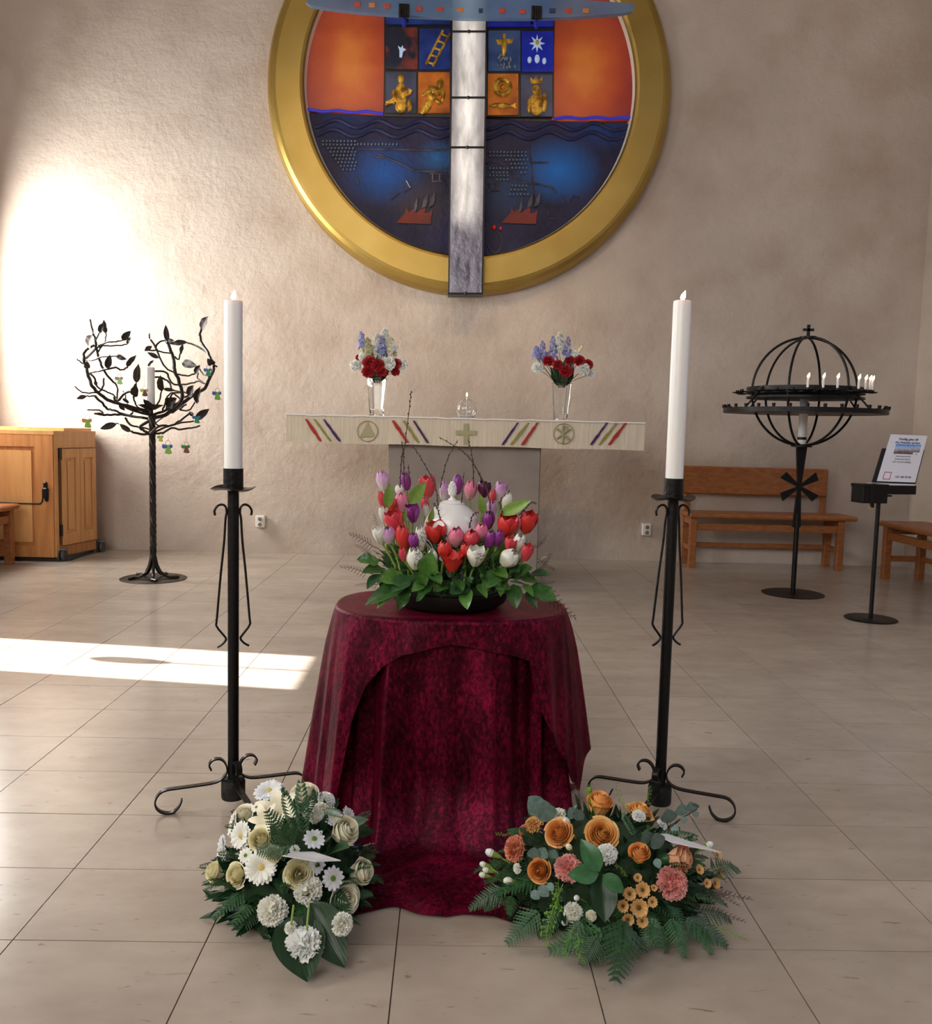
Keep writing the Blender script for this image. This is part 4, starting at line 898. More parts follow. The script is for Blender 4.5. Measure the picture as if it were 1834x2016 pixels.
def tul_put(px, py, w_, h, m, mode=0, Y=None, lean=None, stem=True):
    """px, py = middle of the flower in the photograph"""
    if Y is None: Y = 2.575-min(1, max(0, (py-940)/150))*.33
    k = Y/F*1.0; H = h*k*1.04; c_ = at(px, py, Y); dx = c_.x-UC.x
    n = V((lean if lean is not None else dx*1.1, -.10 if py < 1000 else -.28, 1)).normalized(); p = c_-n*H*.5
    me = R.choice(TUL[mode]); W = w_*k/(.70 if mode == 0 else .84 if mode == 1 else 1.1)
    mw = face_m(p, n, 1, R.uniform(0, 6)) @ M.Diagonal((W, W, H, 1)); o = put(me, 'tulip', ta, mw, m)
    if stem:
        r_ = max(.06, min(.15, sqrt(dx*dx+(Y-UC.y)**2)*.85)); q = atan2(Y-UC.y, dx); foot = UC+V((r_*cos(q), r_*sin(q), .05))
        stemto(ta, p+n*.003, foot, .0032, G_STEM, .3, 'tulip_stem')
for a in [(753, 944, 24, 38, TL), (798, 946, 20, 36, TV, 0), (841, 956, 32, 42, TRP, 1), (873, 964, 19, 38, TL, 0), (900, 952, 19, 39, TV, 0), (786, 964, 16, 22, TW), (751, 983, 13, 37, TRP, 0), (771, 993, 20, 32, TR), (791, 987, 25, 38, TP, 0), (811, 1009, 30, 37, TV, 1), (776, 1026, 38, 46, TRP, 1), (793, 1056, 27, 52, TR, 0), (857, 1047, 42, 44, TR, 1), (898, 1056, 30, 40, TP, 0), (747, 1052, 26, 38, TW, 1), (764, 1052, 27, 34, TL, 0), (814, 1063, 20, 32, TV, 0), (816, 1098, 30, 44, TW, 0), (890, 1107, 38, 44, TR, 2), (828, 1058, 22, 50, TW, 0), (851, 1098, 20, 36, TW, 0), (836, 992, 15, 30, TRP), (753, 1012, 14, 36, TW), (838, 1004, 12, 26, TW, 0), (875, 1080, 26, 36, TR, 0), (792, 1090, 14, 30, TRP, 0),
          (926, 963, 24, 36, TP, 0), (953, 962, 26, 32, TD, 1), (985, 967, 25, 40, TL, 1), (998, 985, 18, 34, TW, 0), (966, 1003, 22, 40, TL, 0), (961, 1022, 24, 38, TV, 0), (947, 1046, 24, 37, TP, 0), (928, 1060, 28, 38, TRP, 0), (965, 1060, 20, 36, TV, 0), (981, 1058, 20, 34, TV, 0), (999, 1034, 42, 44, TR, 1), (1018, 1033, 14, 32, TP, 0), (1039, 1027, 35, 44, TR, 1), (1005, 1070, 24, 30, TRP, 1), (1037, 1086, 24, 36, TRP, 1), (937, 1094, 36, 40, TW, 1), (1003, 1098, 34, 38, TW, 0, None, .9), (969, 978, 14, 32, TRP), (1022, 1066, 24, 34, TW, 0), (915, 1082, 18, 30, TR, 0)]: tul_put(*a)
def lf(parent, me, a, Ya, b, Yb, m, up=(0, -.6, .8), wid=1, name='leaf'):
    return put(me, name, parent, lay_m(at(*a, Ya), at(*b, Yb), up, wid), m)
for a, b, w_ in (((762, 1000), (768, 952), 1.6), ((806, 992), (838, 948), 1.8), ((952, 1012), (944, 972), 1.5), ((984, 1012), (1044, 985), 1.4), ((845, 1030), (853, 1000), 1.3), ((800, 1120), (798, 1068), 1.3), ((968, 1100), (974, 1068), 1.4), ((975, 1110), (993, 1062), 1.2), ((792, 1030), (800, 1000), 1)): lf(ta, LEAFN, a, 2.38, b, 2.36, G_TUL, (0, -1, .1), w_, 'tulip_leaf')
# salal and ivy leaves hanging over the bowl, largest first
SAL_ = [((745, 1105), (702, 1102), 1.2), ((755, 1120), (712, 1128), 1.3), ((748, 1130), (722, 1160), 1.2), ((800, 1140), (745, 1140), 1.5), ((800, 1150), (718, 1192), .9), ((795, 1150), (742, 1198), .8), ((800, 1155), (783, 1202), 1.0), ((806, 1135), (770, 1165), 1.5), ((838, 1140), (810, 1165), 1.2), ((850, 1148), (820, 1185), .9), ((838, 1135), (850, 1085), 1.6), ((848, 1130), (868, 1150), 1.5), ((920, 1150), (884, 1168), 1.4), ((918, 1158), (920, 1200), 1.5), ((985, 1125), (948, 1160), 1.5), ((970, 1115), (968, 1090), 1.8), ((1012, 1135), (1048, 1118), 1.7), ((1046, 1128), (1073, 1133), 1.4), ((1000, 1150), (975, 1160), 1.4), ((1010, 1150), (1016, 1198), 1.5), ((1030, 1150), (1050, 1175), .9), ((1040, 1155), (1096, 1185), 1.3), ((1035, 1165), (1058, 1198), .9), ((975, 1120), (1000, 1138), 1.3), ((880, 1150), (855, 1165), 1.2), ((940, 1150), (958, 1178), 1.1), ((770, 1120), (752, 1098), 1.6), ((1000, 1110), (1022, 1128), 1.3), ((990, 1145), (985, 1175), 1.1), ((900, 1140), (910, 1165), 1.2), ((820, 1125), (838, 1155), 1.3), ((1058, 1110), (1078, 1098), 1.0), ((960, 1140), (940, 1120), 1.4)]
for i, (a, b, w_) in enumerate(SAL_):
    Yf = 2.24+.12*(abs((a[0]-888)/190)**2); lf(ta, LEAF if i % 3 else IVY, a, Yf, b, Yf-.045, (G_SALAL, G_SAL2, G_FERN, G_SALAL, G_SAL2)[i % 5], (R.uniform(-.5, .5), -.75, .65), w_*.68)
for i in range(30):
    px_ = R.uniform(715, 1065); py_ = R.uniform(1118, 1160); e_ = 2*pi*R.random(); Yf = 2.25+.12*(abs((px_-888)/190)**2)
    lf(ta, LEAF, (px_, py_), Yf+.015, (px_+26*cos(e_)+(px_-888)*.06, py_+16*sin(e_)+8), Yf, (G_SALAL, G_SAL2)[i % 2], (R.uniform(-.5, .5), -.75, .65), R.uniform(.8, 1.1))
st_ = MB()
for i in range(420):
    q = R.uniform(0, 2*pi); r_ = R.uniform(.075, .185); p = UC+V((r_*cos(q), r_*sin(q), .05+R.uniform(0, .06)+(.185-r_)*.75)); d = V((cos(q)*R.uniform(.2, 1), sin(q)*R.uniform(.2, 1), R.uniform(-.1, .9))).normalized()
    s_ = R.uniform(.03, .06); m_ = lay_m(p, p+d*s_, V((0, -.5, 1)), .8); st_.add([m_ @ v.co for v in LEAFN.vertices], [tuple(f.vertices) for f in LEAFN.polygons])
st_.build('filler_foliage', G_FERN, ta, norm=False, kind='stuff')
for i in range(46):
    q = -pi*R.uniform(.02, .98) if i % 4 else R.uniform(0, pi); r_ = R.uniform(.075, .14); a = UC+V((r_*cos(q), r_*sin(q), .06+R.uniform(0, .06))); b = a+V((cos(q)*.03+R.uniform(-.03, .03), sin(q)*.02, R.uniform(.02, .055)))
    put(LEAF if i % 2 else FERN2[0], 'foliage_sprig', ta, lay_m(a, b, (R.uniform(-.4, .4), -1, .3), .8), (G_SAL2, G_FERN, G_DARK)[i % 3])
for i in range(12):
    q = -.3+3.6*i/12+pi*.95; me = FERN2[i % 2]; a = UC+V((.12*cos(q), .12*sin(q), .06)); b = UC+V((.225*cos(q), .2*sin(q), .09+.03*(i % 3))); put(me, 'fern_frond', ta, lay_m(a, b, (0, 0, 1), .8), G_FERN)
for a, b, w_ in (((745, 1080), (683, 1062), 1), ((740, 1100), (695, 1080), .9), ((745, 1060), (728, 1012), .8), ((735, 1130), (668, 1125), .8), ((750, 1150), (700, 1160), .8), ((1060, 1075), (1070, 1050), 1), ((1055, 1100), (1095, 1115), 1), ((1050, 1080), (1062, 1062), 1.4), ((1050, 1150), (1140, 1205), .8), ((1055, 1150), (1092, 1140), .7), ((1056, 1130), (1075, 1085), .9)): lf(ta, WISP[0 if w_ > .85 else 1], a, 2.38, b, 2.36, TWIG, (0, -1, .2), w_, 'fine_twig')
for pts in ([(787, 960), (790, 905), (795, 885), (806, 800), (809, 769)], [(795, 950), (794, 900), (790, 868)], [(806, 955), (804, 915)], [(862, 1000), (856, 955), (830, 905), (812, 878)], [(866, 960), (880, 905), (901, 866)], [(960, 965), (930, 910), (905, 885), (863, 860)], [(932, 960), (930, 905), (921, 865)], [(908, 990), (913, 930)], [(966, 1015), (960, 970), (940, 930)], [(1020, 1015), (1045, 990), (1054, 992)], [(869, 1040), (862, 1005), (852, 990)], [(923, 1040), (930, 1015), (941, 1008)], [(880, 1060), (872, 1030)], [(988, 1010), (985, 985), (1003, 965)]):
    mb = MB(); q = smooth_path([at(x, y, 2.46 if y < 990 else 2.36) for x, y in pts], 5); mb.tube(q, [.0018*(1-.6*i/len(q)) for i in range(len(q))], 5)
    for i in range(1, len(q)-1): mb.ell(q[i]+V((.002 if i % 2 else -.002, -.001, 0)), (.0016, .0016, .003), 5)
    mb.build('bare_twig', TWIG, ta)
for px, py in ((816, 1096), (938, 1092), (828, 1050), (1020, 1068)):   # little dark twigs lying over the white tulips
    mb = MB()
    for i in range(7):
        a = at(px+R.uniform(-4, 12), py+R.uniform(-16, 14), 2.21); mb.tube([a, a+V((R.uniform(.002, .012), -.002, R.uniform(-.006, .010))), a+V((R.uniform(.006, .016), 0, R.uniform(-.01, .012)))], .0007, 4)
    mb.build('thin_twig', TWIG, ta)
# ------------------------------------------------------------------ flower helper for the two floor arrangements
def ell_hit(px, py, c, r):
    d = ray(px, py); o = V((0, 0, EYE)); A = V((d.x/r[0], d.y/r[1], d.z/r[2])); B = V(((o-c).x/r[0], (o-c).y/r[1], (o-c).z/r[2]))
    a, b, e = A.dot(A), 2*A.dot(B), B.dot(B)-1; D = b*b-4*a*e
    t = -b/(2*a) if D < 0 else (-b-sqrt(D))/(2*a); p = o+d*t
    n = V(((p-c).x/r[0]**2, (p-c).y/r[1]**2, (p-c).z/r[2]**2)).normalized(); return p, n
def arr(root, c, r, items):
    for it in items:
        kind, px, py, s, m = it[:5]; nn = it[5] if len(it) > 5 else None
        p, n = ell_hit(px, py, c, r)
        if len(it) > 6: p = at(px, py, it[6])
        tc_ = (V((0, 0, EYE))-p).normalized(); n = (n*.75+tc_*.45).normalized()
        if nn: n = V(nn).normalized()
        s2 = s/2*(p-V((0, 0, EYE))).dot(fw)/F; roll = R.uniform(0, 6); p = p-n*s2*.2
        if kind == 'carnation': put(R.choice(CARN), 'carnation', root, face_m(p, n, s2*1.05, roll), m)
        elif kind == 'rose': put(R.choice(ROSE), 'rose', root, face_m(p, n, s2/1.08, roll), m)
        elif kind == 'rosebud':
            o = put(R.choice(ROSEB), 'rose', root, face_m(p, n, s2/.66, roll), m); put(CAL, 'calyx', o, M.Translation((0, 0, -.35)) @ M.Scale(.8, 4), G_FERN)
        elif kind == 'gerbera':
            o = put(GERB, 'gerbera', root, face_m(p, n, s2, roll), m); put(CEN, 'flower_centre', o, M.Translation((0, 0, .02)) @ M.Diagonal((.2, .2, .2, 1)), TANC)
        elif kind == 'daisy':
            o = put(DAIS, 'daisy', root, face_m(p, n, s2, roll), m); put(CEN, 'flower_centre', o, M.Translation((0, 0, .0)) @ M.Diagonal((.23, .23, .25, 1)), GRC)
        elif kind == 'chrysanthemum':
            o = put(CHRY, 'chrysanthemum', root, face_m(p, n, s2, roll), m); put(CEN, 'flower_centre', o, M.Translation((0, 0, .02)) @ M.Diagonal((.25, .25, .25, 1)), OLC)
        elif kind == 'lily': put(LILY, 'lily', root, face_m(p+tc_*.03, n, s2, roll), m)
        elif kind == 'bud':
            q = V((c.x, c.y, .05)); n = ((p-q).normalized()+V((0, 0, .2))).normalized() if not nn else n
            o = put(BUD, 'flower_bud', root, face_m(p, n, s2/.5), m); put(CAL, 'calyx', o, M.Scale(.92, 4), G_STEM)
            stemto(root, p-n*s2*1.5, p-n*.07+V((0, 0, -.02)), .0018)
        elif kind == 'budtop': put(CARN[1], 'flower_bud', root, face_m(p, n, s2), m)
TANC = mat('gerbera_centre', (.62, .50, .18), .7); GRC = mat('green_centre', (.14, .24, .02), .7); OLC = mat('olive_centre', (.10, .08, .01), .7)
def mound(root, c, r, fronds, seed):
    rr = random.Random(seed); mb = MB()
    def f(i, j):
        a = pi/2*i*1.0; q = 2*pi*j; k = .80+.05*sin(q*9+a*7)+.03*sin(q*17)
        return V((c.x+r[0]*k*sin(a)*cos(q)*1.0, c.y+r[1]*k*sin(a)*sin(q), max(.004, c.z*0+.0+(c.z+r[2]*.80)*cos(a))))
    mb.grid(f, 12, 50, wrap=True); mb.build('moss_mound', G_MOSS, root)
    st = MB()
    for i in range(420):
        a = math.acos(rr.uniform(0, 1)); q = rr.uniform(0, 2*pi); k = rr.uniform(.74, .93)
        p = V((c.x+r[0]*k*sin(a)*cos(q), c.y+r[1]*k*sin(a)*sin(q), max(.02, (c.z+r[2]*.9)*k*cos(a)))); d = (V((sin(a)*cos(q), sin(a)*sin(q), cos(a)))+V((rr.uniform(-.9, .9), rr.uniform(-.9, .9), rr.uniform(-.9, .6)))).normalized()
        if p.z+d.z*.05 < .01: d.z = .1
        m_ = lay_m(p, p+d*rr.uniform(.03, .06), V((rr.uniform(-1, 1), -.5, 1)), rr.uniform(.7, 1.3)); st.add([m_ @ v.co for v in LEAFN.vertices], [tuple(f_.vertices) for f_ in LEAFN.polygons])
    st.build('filler_foliage', G_DARK, root, norm=False, kind='stuff')
    for i in range(fronds):
        q = 2*pi*i/fronds+rr.uniform(-.1, .1); a = V((c.x+r[0]*.6*cos(q), c.y+r[1]*.6*sin(q), .075)); k = rr.uniform(1.05, 1.22); b = V((c.x+r[0]*k*cos(q), c.y+r[1]*k*sin(q), .022+rr.uniform(0, .05)))
        put(FERN[i % 3], 'fern_frond', root, lay_m(a, b, (0, 0, 1), .85), G_FERN)
    for i in range(26):
        q = rr.uniform(0, 2*pi); k = rr.uniform(.7, .98); a = V((c.x+r[0]*k*.8*cos(q), c.y+r[1]*k*.8*sin(q), (c.z+r[2])*.75*sqrt(max(0, 1-k*k))+.03)); b = a+V((cos(q), sin(q), rr.uniform(-.1, .6))).normalized()*rr.uniform(.05, .08)
        put(FERN2[i % 2] if i % 3 else LEAF, 'foliage_sprig', root, lay_m(a, b, (0, -.3, 1), 1), G_FERN if i % 2 else G_DARK)
def fleaf(root, me, a, za, b, zb, m, up=(0, -.3, .95), wid=1, name='leaf'):
    return put(me, name, root, lay_m(fl(*a, za), fl(*b, zb), up, wid), m)
# ------------------------------------------------------------------ white arrangement
wc = V((at(577, 1700, 1.93).x, 1.93, .055)); wr = V((.180, .205, .185))
wa = thing('floor_arrangement', (wc.x, wc.y, 0), 'low arrangement of white and cream roses, gerberas and carnations on the floor', 'flower arrangement')
mound(wa, wc, wr, 16, 5)
def wz(x, y): return (390+x/4.581, 1500+y/4.581)
IT = [('gerbera', 560, 945, 68, W1), ('gerbera', 365, 665, 56, W1, (-.55, -.75, .35)), ('gerbera', 630, 235, 60, W2, (-.15, -.3, 1)), ('gerbera', 290, 560, 50, W1, (-1, -.3, .3)), ('gerbera', 195, 760, 44, W2, (-1, -.5, .2)), ('gerbera', 1220, 480, 46, W2, (.5, -.35, .8)), ('gerbera', 1385, 500, 50, W2, (.9, -.1, .5)),
      ('rose', 910, 1010, 66, YEL), ('rose', 1350, 1250, 76, CRM), ('rose', 320, 1030, 56, YEL, (-.5, -.8, .25)), ('rosebud', 150, 990, 40, YEL, (-.8, -.5, .4)), ('rosebud', 1470, 990, 52, CRM, (.9, -.35, .45)), ('rosebud', 1320, 620, 56, CRM, (.6, -.45, .6)), ('rose', 960, 250, 62, CRM, (.1, -.35, 1)), ('rosebud', 560, 700, 44, YEL), ('rose', 380, 470, 56, CRM, (-.5, -.5, .7)), ('rosebud', 680, 830, 34, YEL),
      ('lily', 700, 400, 100, CRM, (-.1, -.75, .75)), ('lily', 570, 520, 76, CRM, (-.35, -.8, .5)),
      ('carnation', 1000, 1165, 58, W1), ('carnation', 665, 1350, 62, W1), ('carnation', 945, 1660, 78, WHC, (0, -.75, .65), 1.655), ('carnation', 1310, 1470, 46, W1, (.5, -.8, .3), 1.655), ('carnation', 1160, 325, 38, WHC), ('carnation', 1040, 450, 44, W1), ('carnation', 1120, 420, 32, CRM), ('budtop', 830, 1490, 28, W1, (-.2, -.6, .7), 1.68), ('carnation', 200, 830, 34, WHC, (-1, -.6, .2)),
      ('daisy', 1225, 1050, 48, W2), ('daisy', 1050, 680, 46, W2, (.2, -.5, .8)), ('daisy', 870, 790, 22, W2), ('daisy', 1080, 930, 40, W2, (.6, -.7, .3)), ('daisy', 420, 840, 32, W1), ('daisy', 520, 400, 24, CRM)]
arr(wa, wc, wr, [(k, *wz(x, y), s, m, *e) for k, x, y, s, m, *e in IT])
for a, b, za, zb, w_ in (((850, 1390), (985, 1985), .075, .012, 1.35), ((1015, 1270), (1325, 1855), .10, .012, 1.05)):
    a = wz(*a); b = wz(*b); o = fleaf(wa, LEAFB, a, za, b, zb, G_BROAD, (.1 if w_ > 1.2 else -.25, -.5, .85), w_, 'broad_leaf')
for a, b, za, zb, w_ in (((620, 1230), (350, 1580), .06, .012, .95), ((480, 1220), (240, 1360), .06, .02, .9), ((1380, 1420), (1420, 1480), .06, .03, 1.4), ((1450, 900), (1600, 850), .1, .1, 1.2), ((1430, 1180), (1580, 1210), .06, .05, 1.2), ((300, 1180), (160, 1200), .06, .03, 1)):
    fleaf(wa, FERN[0], wz(*a), za, wz(*b), zb, G_FERN, (0, -.4, .9), w_, 'fern_frond')
def top_fern(a, Ya, b, Yb, w_=1, me=0, m=None): lf(wa, FERN2[me] if me < 2 else FERN[me-2], wz(*a), Ya, wz(*b), Yb, m or G_FERN, (.1, -.9, .5), w_, 'fern_frond')
top_fern((935, 700), 1.80, (940, 140), 1.84, .75, 0); top_fern((900, 680), 1.79, (780, 245), 1.82, .8, 1); top_fern((860, 790), 1.72, (615, 400), 1.70, .85, 2); top_fern((880, 740), 1.72, (515, 805), 1.71, 1.1, 3); top_fern((900, 560), 1.80, (1080, 270), 1.86, .8, 0); top_fern((1120, 420), 1.82, (1320, 500), 1.80, 1, 1); top_fern((860, 760), 1.73, (760, 560), 1.74, .9, 2)
cdm = MB(); q = [at(*wz(x, y), Y) for x, y, Y in ((760, 843, 1.70), (850, 812, 1.76), (1040, 808, 1.80), (1285, 886, 1.72), (1060, 893, 1.69))]; cdm.add([v for v in q]+[v+V((0, 0, -.002)) for v in q], [(0, 1, 2, 3, 4), (9, 8, 7, 6, 5)]+[(i, (i+1) % 5, 5+(i+1) % 5, 5+i) for i in range(5)])
cdm.build('card', PAPER, wa, smooth=False)
for a, b in (((1000, 1270), (975, 1540)), ((860, 1290), (838, 1470))): MB().tube([at(*wz(*a), 1.70), at(*wz(*b), 1.672)], .0022, 6).build('stem', G_STEM, wa)
# ------------------------------------------------------------------ apricot arrangement
oc = V((at(1192, 1700, 1.92).x, 1.93, .05)); orr = V((.255, .20, .175))
oa = thing('floor_arrangement', (oc.x, oc.y, 0), 'low arrangement of apricot roses and pink carnations with ferns on the floor', 'flower arrangement')
mound(oa, oc, orr, 20, 9)
arr(oa, oc, orr, [('rose', 1096, 1636, 66, ORG, (-.45, -.6, .7)), ('rose', 1186, 1638, 76, ORY, (.05, -.75, .75)), ('rosebud', 1062, 1714, 46, ORG, (-.35, -.8, .4)), ('rosebud', 1258, 1679, 42, ORG, (0, -.45, .9)), ('rosebud', 1180, 1580, 50, ORG, (.1, -.1, 1)), ('rose', 1262, 1592, 62, ORY, (.3, -.1, 1)), ('rosebud', 1341, 1689, 50, PCH, (.8, -.4, .35)),
    ('carnation', 1326, 1738, 66, PNK), ('carnation', 1117, 1708, 56, PNK), ('carnation', 1008, 1670, 52, SAL, (-.8, -.5, .4)), ('carnation', 1048, 1620, 40, TAN, (-.5, -.3, .8)), ('carnation', 1195, 1680, 42, WHC), ('carnation', 1127, 1797, 40, W1), ('carnation', 1095, 1600, 36, W1, (-.3, -.1, 1)), ('carnation', 1258, 1604, 28, WHC), ('carnation', 1305, 1622, 24, WHC, (.6, -.2, .8)), ('carnation', 1030, 1632, 24, SAL),
    ('bud', 965, 1679, 18, WHC), ('bud', 951, 1702, 13, W1), ('bud', 957, 1713, 13, W1), ('bud', 950, 1723, 13, W1), ('budtop', 1016, 1710, 22, W1, (-.8, -.6, .2)), ('bud', 1001, 1735, 18, W1), ('bud', 1115, 1618, 16, WHC), ('bud', 1120, 1668, 14, YEL), ('bud', 1112, 1815, 15, WHC, (-.5, -.8, -.1)), ('bud', 1140, 1823, 13, WHC, (.3, -.9, -.1)), ('bud', 1135, 1768, 13, WHC), ('budtop', 1163, 1804, 24, CRM), ('bud', 1395, 1664, 16, WHC), ('bud', 1160, 1556, 12, G_LIME, (0, 0, 1)), ('bud', 1165, 1575, 12, G_LIME, (0, -.1, 1))]
    + [('chrysanthemum', x, y, s, TAN) for x, y, s in ((1265, 1752, 32), (1239, 1760, 28), (1226, 1784, 26), (1258, 1788, 38), (1284, 1776, 22), (1236, 1811, 26), (1264, 1814, 26), (1377, 1712, 20), (1417, 1719, 27), (1409, 1740, 24), (1392, 1739, 20), (1413, 1683, 20), (1255, 1728, 18), (1287, 1748, 14))])
def ol_(me, a, Ya, b, Yb, m, up=(0, -.8, .55), w_=1, name='leaf'): return lf(oa, me, a, Ya, b, Yb, m, up, w_, name)
G_ROSE = mat('rose_leaf', (.03, .12, .045), .35, col2=(.05, .17, .06), nscale=6)
ol_(LEAF, (1178, 1720), 1.70, (1116, 1723), 1.69, G_ROSE, w_=1.0, name='rose_leaf'); ol_(LEAF, (1180, 1716), 1.70, (1143, 1652), 1.73, G_ROSE, w_=1.0, name='rose_leaf'); ol_(LEAF, (1186, 1722), 1.70, (1228, 1757), 1.69, G_ROSE, w_=1.0, name='rose_leaf')
ol_(LEAFB, (1185, 1725), 1.71, (1190, 1816), 1.66, G_BROAD, w_=1.2, name='broad_leaf')
for a, b in (((1064, 1600), (1040, 1568)), ((1070, 1610), (1062, 1572)), ((1080, 1618), (1072, 1580)), ((1130, 1610), (1120, 1590)), ((1135, 1615), (1142, 1594)), ((1048, 1690), (1052, 1668)), ((1062, 1690), (1072, 1668)), ((1085, 1690), (1092, 1672)), ((1060, 1745), (1080, 1765)), ((1045, 1755), (1062, 1770)), ((1078, 1738), (1088, 1755)), ((1298, 1670), (1288, 1640)), ((1275, 1660), (1270, 1635)), ((1290, 1690), (1298, 1710))): ol_(LEAFR, a, 1.76, b, 1.75, G_EUC, w_=1.0, name='eucalyptus_leaf')
MB().tube([at(1300, 1650, 1.86), at(1330, 1618, 1.86), at(1372, 1592, 1.86)], .0018, 6).build('eucalyptus_stem', TWIG, oa)
for a, b in (((1318, 1620), (1313, 1592)), ((1343, 1606), (1340, 1582)), ((1344, 1606), (1348, 1622)), ((1362, 1598), (1358, 1578)), ((1366, 1596), (1372, 1610)), ((1322, 1625), (1335, 1640)), ((1366, 1592), (1370, 1582))): ol_(LEAFR, a, 1.86, b, 1.85, G_EUC, (0, -1, .2), 1.1, 'eucalyptus_leaf')
for a, b, za, zb, w_ in (((1225, 1800), (1211, 1946), .07, .012, .85), ((1200, 1835), (1075, 1876), .06, .015, 1), ((1340, 1800), (1432, 1872), .07, .015, .9), ((1320, 1800), (1345, 1893), .07, .012, .9), ((1390, 1710), (1456, 1718), .1, .07, 1), ((1000, 1750), (921, 1792), .08, .03, .9), ((1010, 1760), (1000, 1803), .08, .03, 1.2), ((990, 1750), (952, 1795), .08, .03, 1.1), ((1070, 1790), (994, 1862), .07, .012, 1), ((1290, 1800), (1266, 1877), .07, .012, 1.1), ((1100, 1800), (1060, 1848), .08, .02, 1.1), ((1240, 1830), (1160, 1900), .06, .015, .9), ((1180, 1840), (1140, 1905), .06, .015, 1), ((1370, 1790), (1440, 1820), .07, .03, .9), ((1150, 1810), (1110, 1870), .08, .02, 1), ((1300, 1820), (1310, 1880), .06, .012, 1.1), ((1360, 1810), (1400, 1885), .06, .012, 1)):
    fleaf(oa, FERN[int(w_*10) % 3], a, za, b, zb, G_FERN, (0, -.4, .9), w_, 'fern_frond')
ol_(FERN2[0], (1290, 1640), 1.84, (1376, 1652), 1.82, G_FERN, (0, -.9, .4), .8, 'fern_frond'); ol_(FERN2[1], (1250, 1650), 1.80, (1225, 1600), 1.84, G_FERN, (0, -.9, .4), .8, 'fern_frond')
for a, b, Y in (((1100, 1725), (1098, 1790), 1.69), ((1108, 1740), (1066, 1850), 1.66), ((1098, 1770), (1078, 1838), 1.66), ((1130, 1820), (1108, 1882), 1.63), ((1136, 1825), (1142, 1892), 1.62), ((1210, 1695), (1230, 1726), 1.70), ((1165, 1600), (1160, 1548), 1.88), ((1230, 1600), (1216, 1548), 1.9), ((1270, 1590), (1282, 1550), 1.9), ((1010, 1645), (976, 1638), 1.84), ((1045, 1620), (1042, 1598), 1.86), ((1280, 1625), (1262, 1640), 1.84), ((1098, 1745), (1088, 1775), 1.68)): ol_(SPRIG[0 if Y < 1.7 else 1], a, Y, b, Y, G_LIME, (0, -1, .2), .8, 'lime_sprig')
for a, b in (((1385, 1760), (1478, 1765)), ((1385, 1750), (1455, 1780)), ((1380, 1820), (1470, 1846)), ((1380, 1790), (1465, 1810)), ((1140, 1600), (1118, 1545)), ((1380, 1780), (1440, 1750))): ol_(WISP[0], a, 1.78, b, 1.76, G_LIME if a[1] > 1800 else TWIG, (0, -.6, .8), .6, 'fine_twig')
q = [at(x, y, Y) for x, y, Y in ((1290, 1642, 1.80), (1312, 1641, 1.83), (1350, 1652, 1.83), (1420, 1678, 1.78), (1380, 1670, 1.76), (1320, 1657, 1.77))]
MB().add(q+[v+V((0, 0, -.002)) for v in q], [(0, 1, 2, 3, 4, 5), (11, 10, 9, 8, 7, 6)]+[(i, (i+1) % 6, 6+(i+1) % 6, 6+i) for i in range(6)]).build('card', PAPER, oa, smooth=False)
# ------------------------------------------------------------------ tree-shaped candelabrum
tbp = fl(302, 1139); TY_ = tbp.y
tr = thing('tree_candelabrum', tbp, 'black wrought iron tree shaped candelabrum with leafy branches at the left', 'candelabrum')
MB().lathe([(.001, .006), (.222, .005), (.226, .003), (.224, 0), (.001, 0)], tbp, 48).build('base_plate', IRON2, tr)
def tz(x, y, dy=0): return at(130+x/5.094, 600+y/5.094, TY_+dy)
ztop_ = tz(850, 1120).z; zroot = .16
for k in range(5):
    pts = []; a0 = 2*pi*k/5
    for i in range(90):
        t = i/89; z = zroot+(ztop_-zroot)*t; q = a0-t*2*pi*4.3; pts.append(V((tbp.x+(at(302, 1139, TY_).x-tbp.x)+.0125*cos(q), tbp.y+.0125*sin(q), z)))
    e = V((cos(a0), sin(a0), 0)); s0 = pts[0]
    ft = [V((tbp.x, tbp.y, 0))+e*r+V((0, 0, z))+V((-e.y, e.x, 0))*w_ for r, z, w_ in ((.17, .012, .02), (.13, .016, -.012), (.09, .022, .0), (.05, .05, 0), (.025, .10, 0))]
    MB().tube(smooth_path(ft, 3)+pts, .0108, 7).build('twisted_stem', IRON2, tr)
PX = tz(850, 1100)
MB().lathe([(.001, 0), (.03, -.01), (.06, .008), (.085, .022), (.083, .026), (.04, .008), (.001, .004)], tz(848, 1038), 20).build('drip_pan', IRON2, tr)
MB().tube([tz(850, 1130), tz(848, 1040)], [.02, .014], 10).build('hub', IRON2, tr)
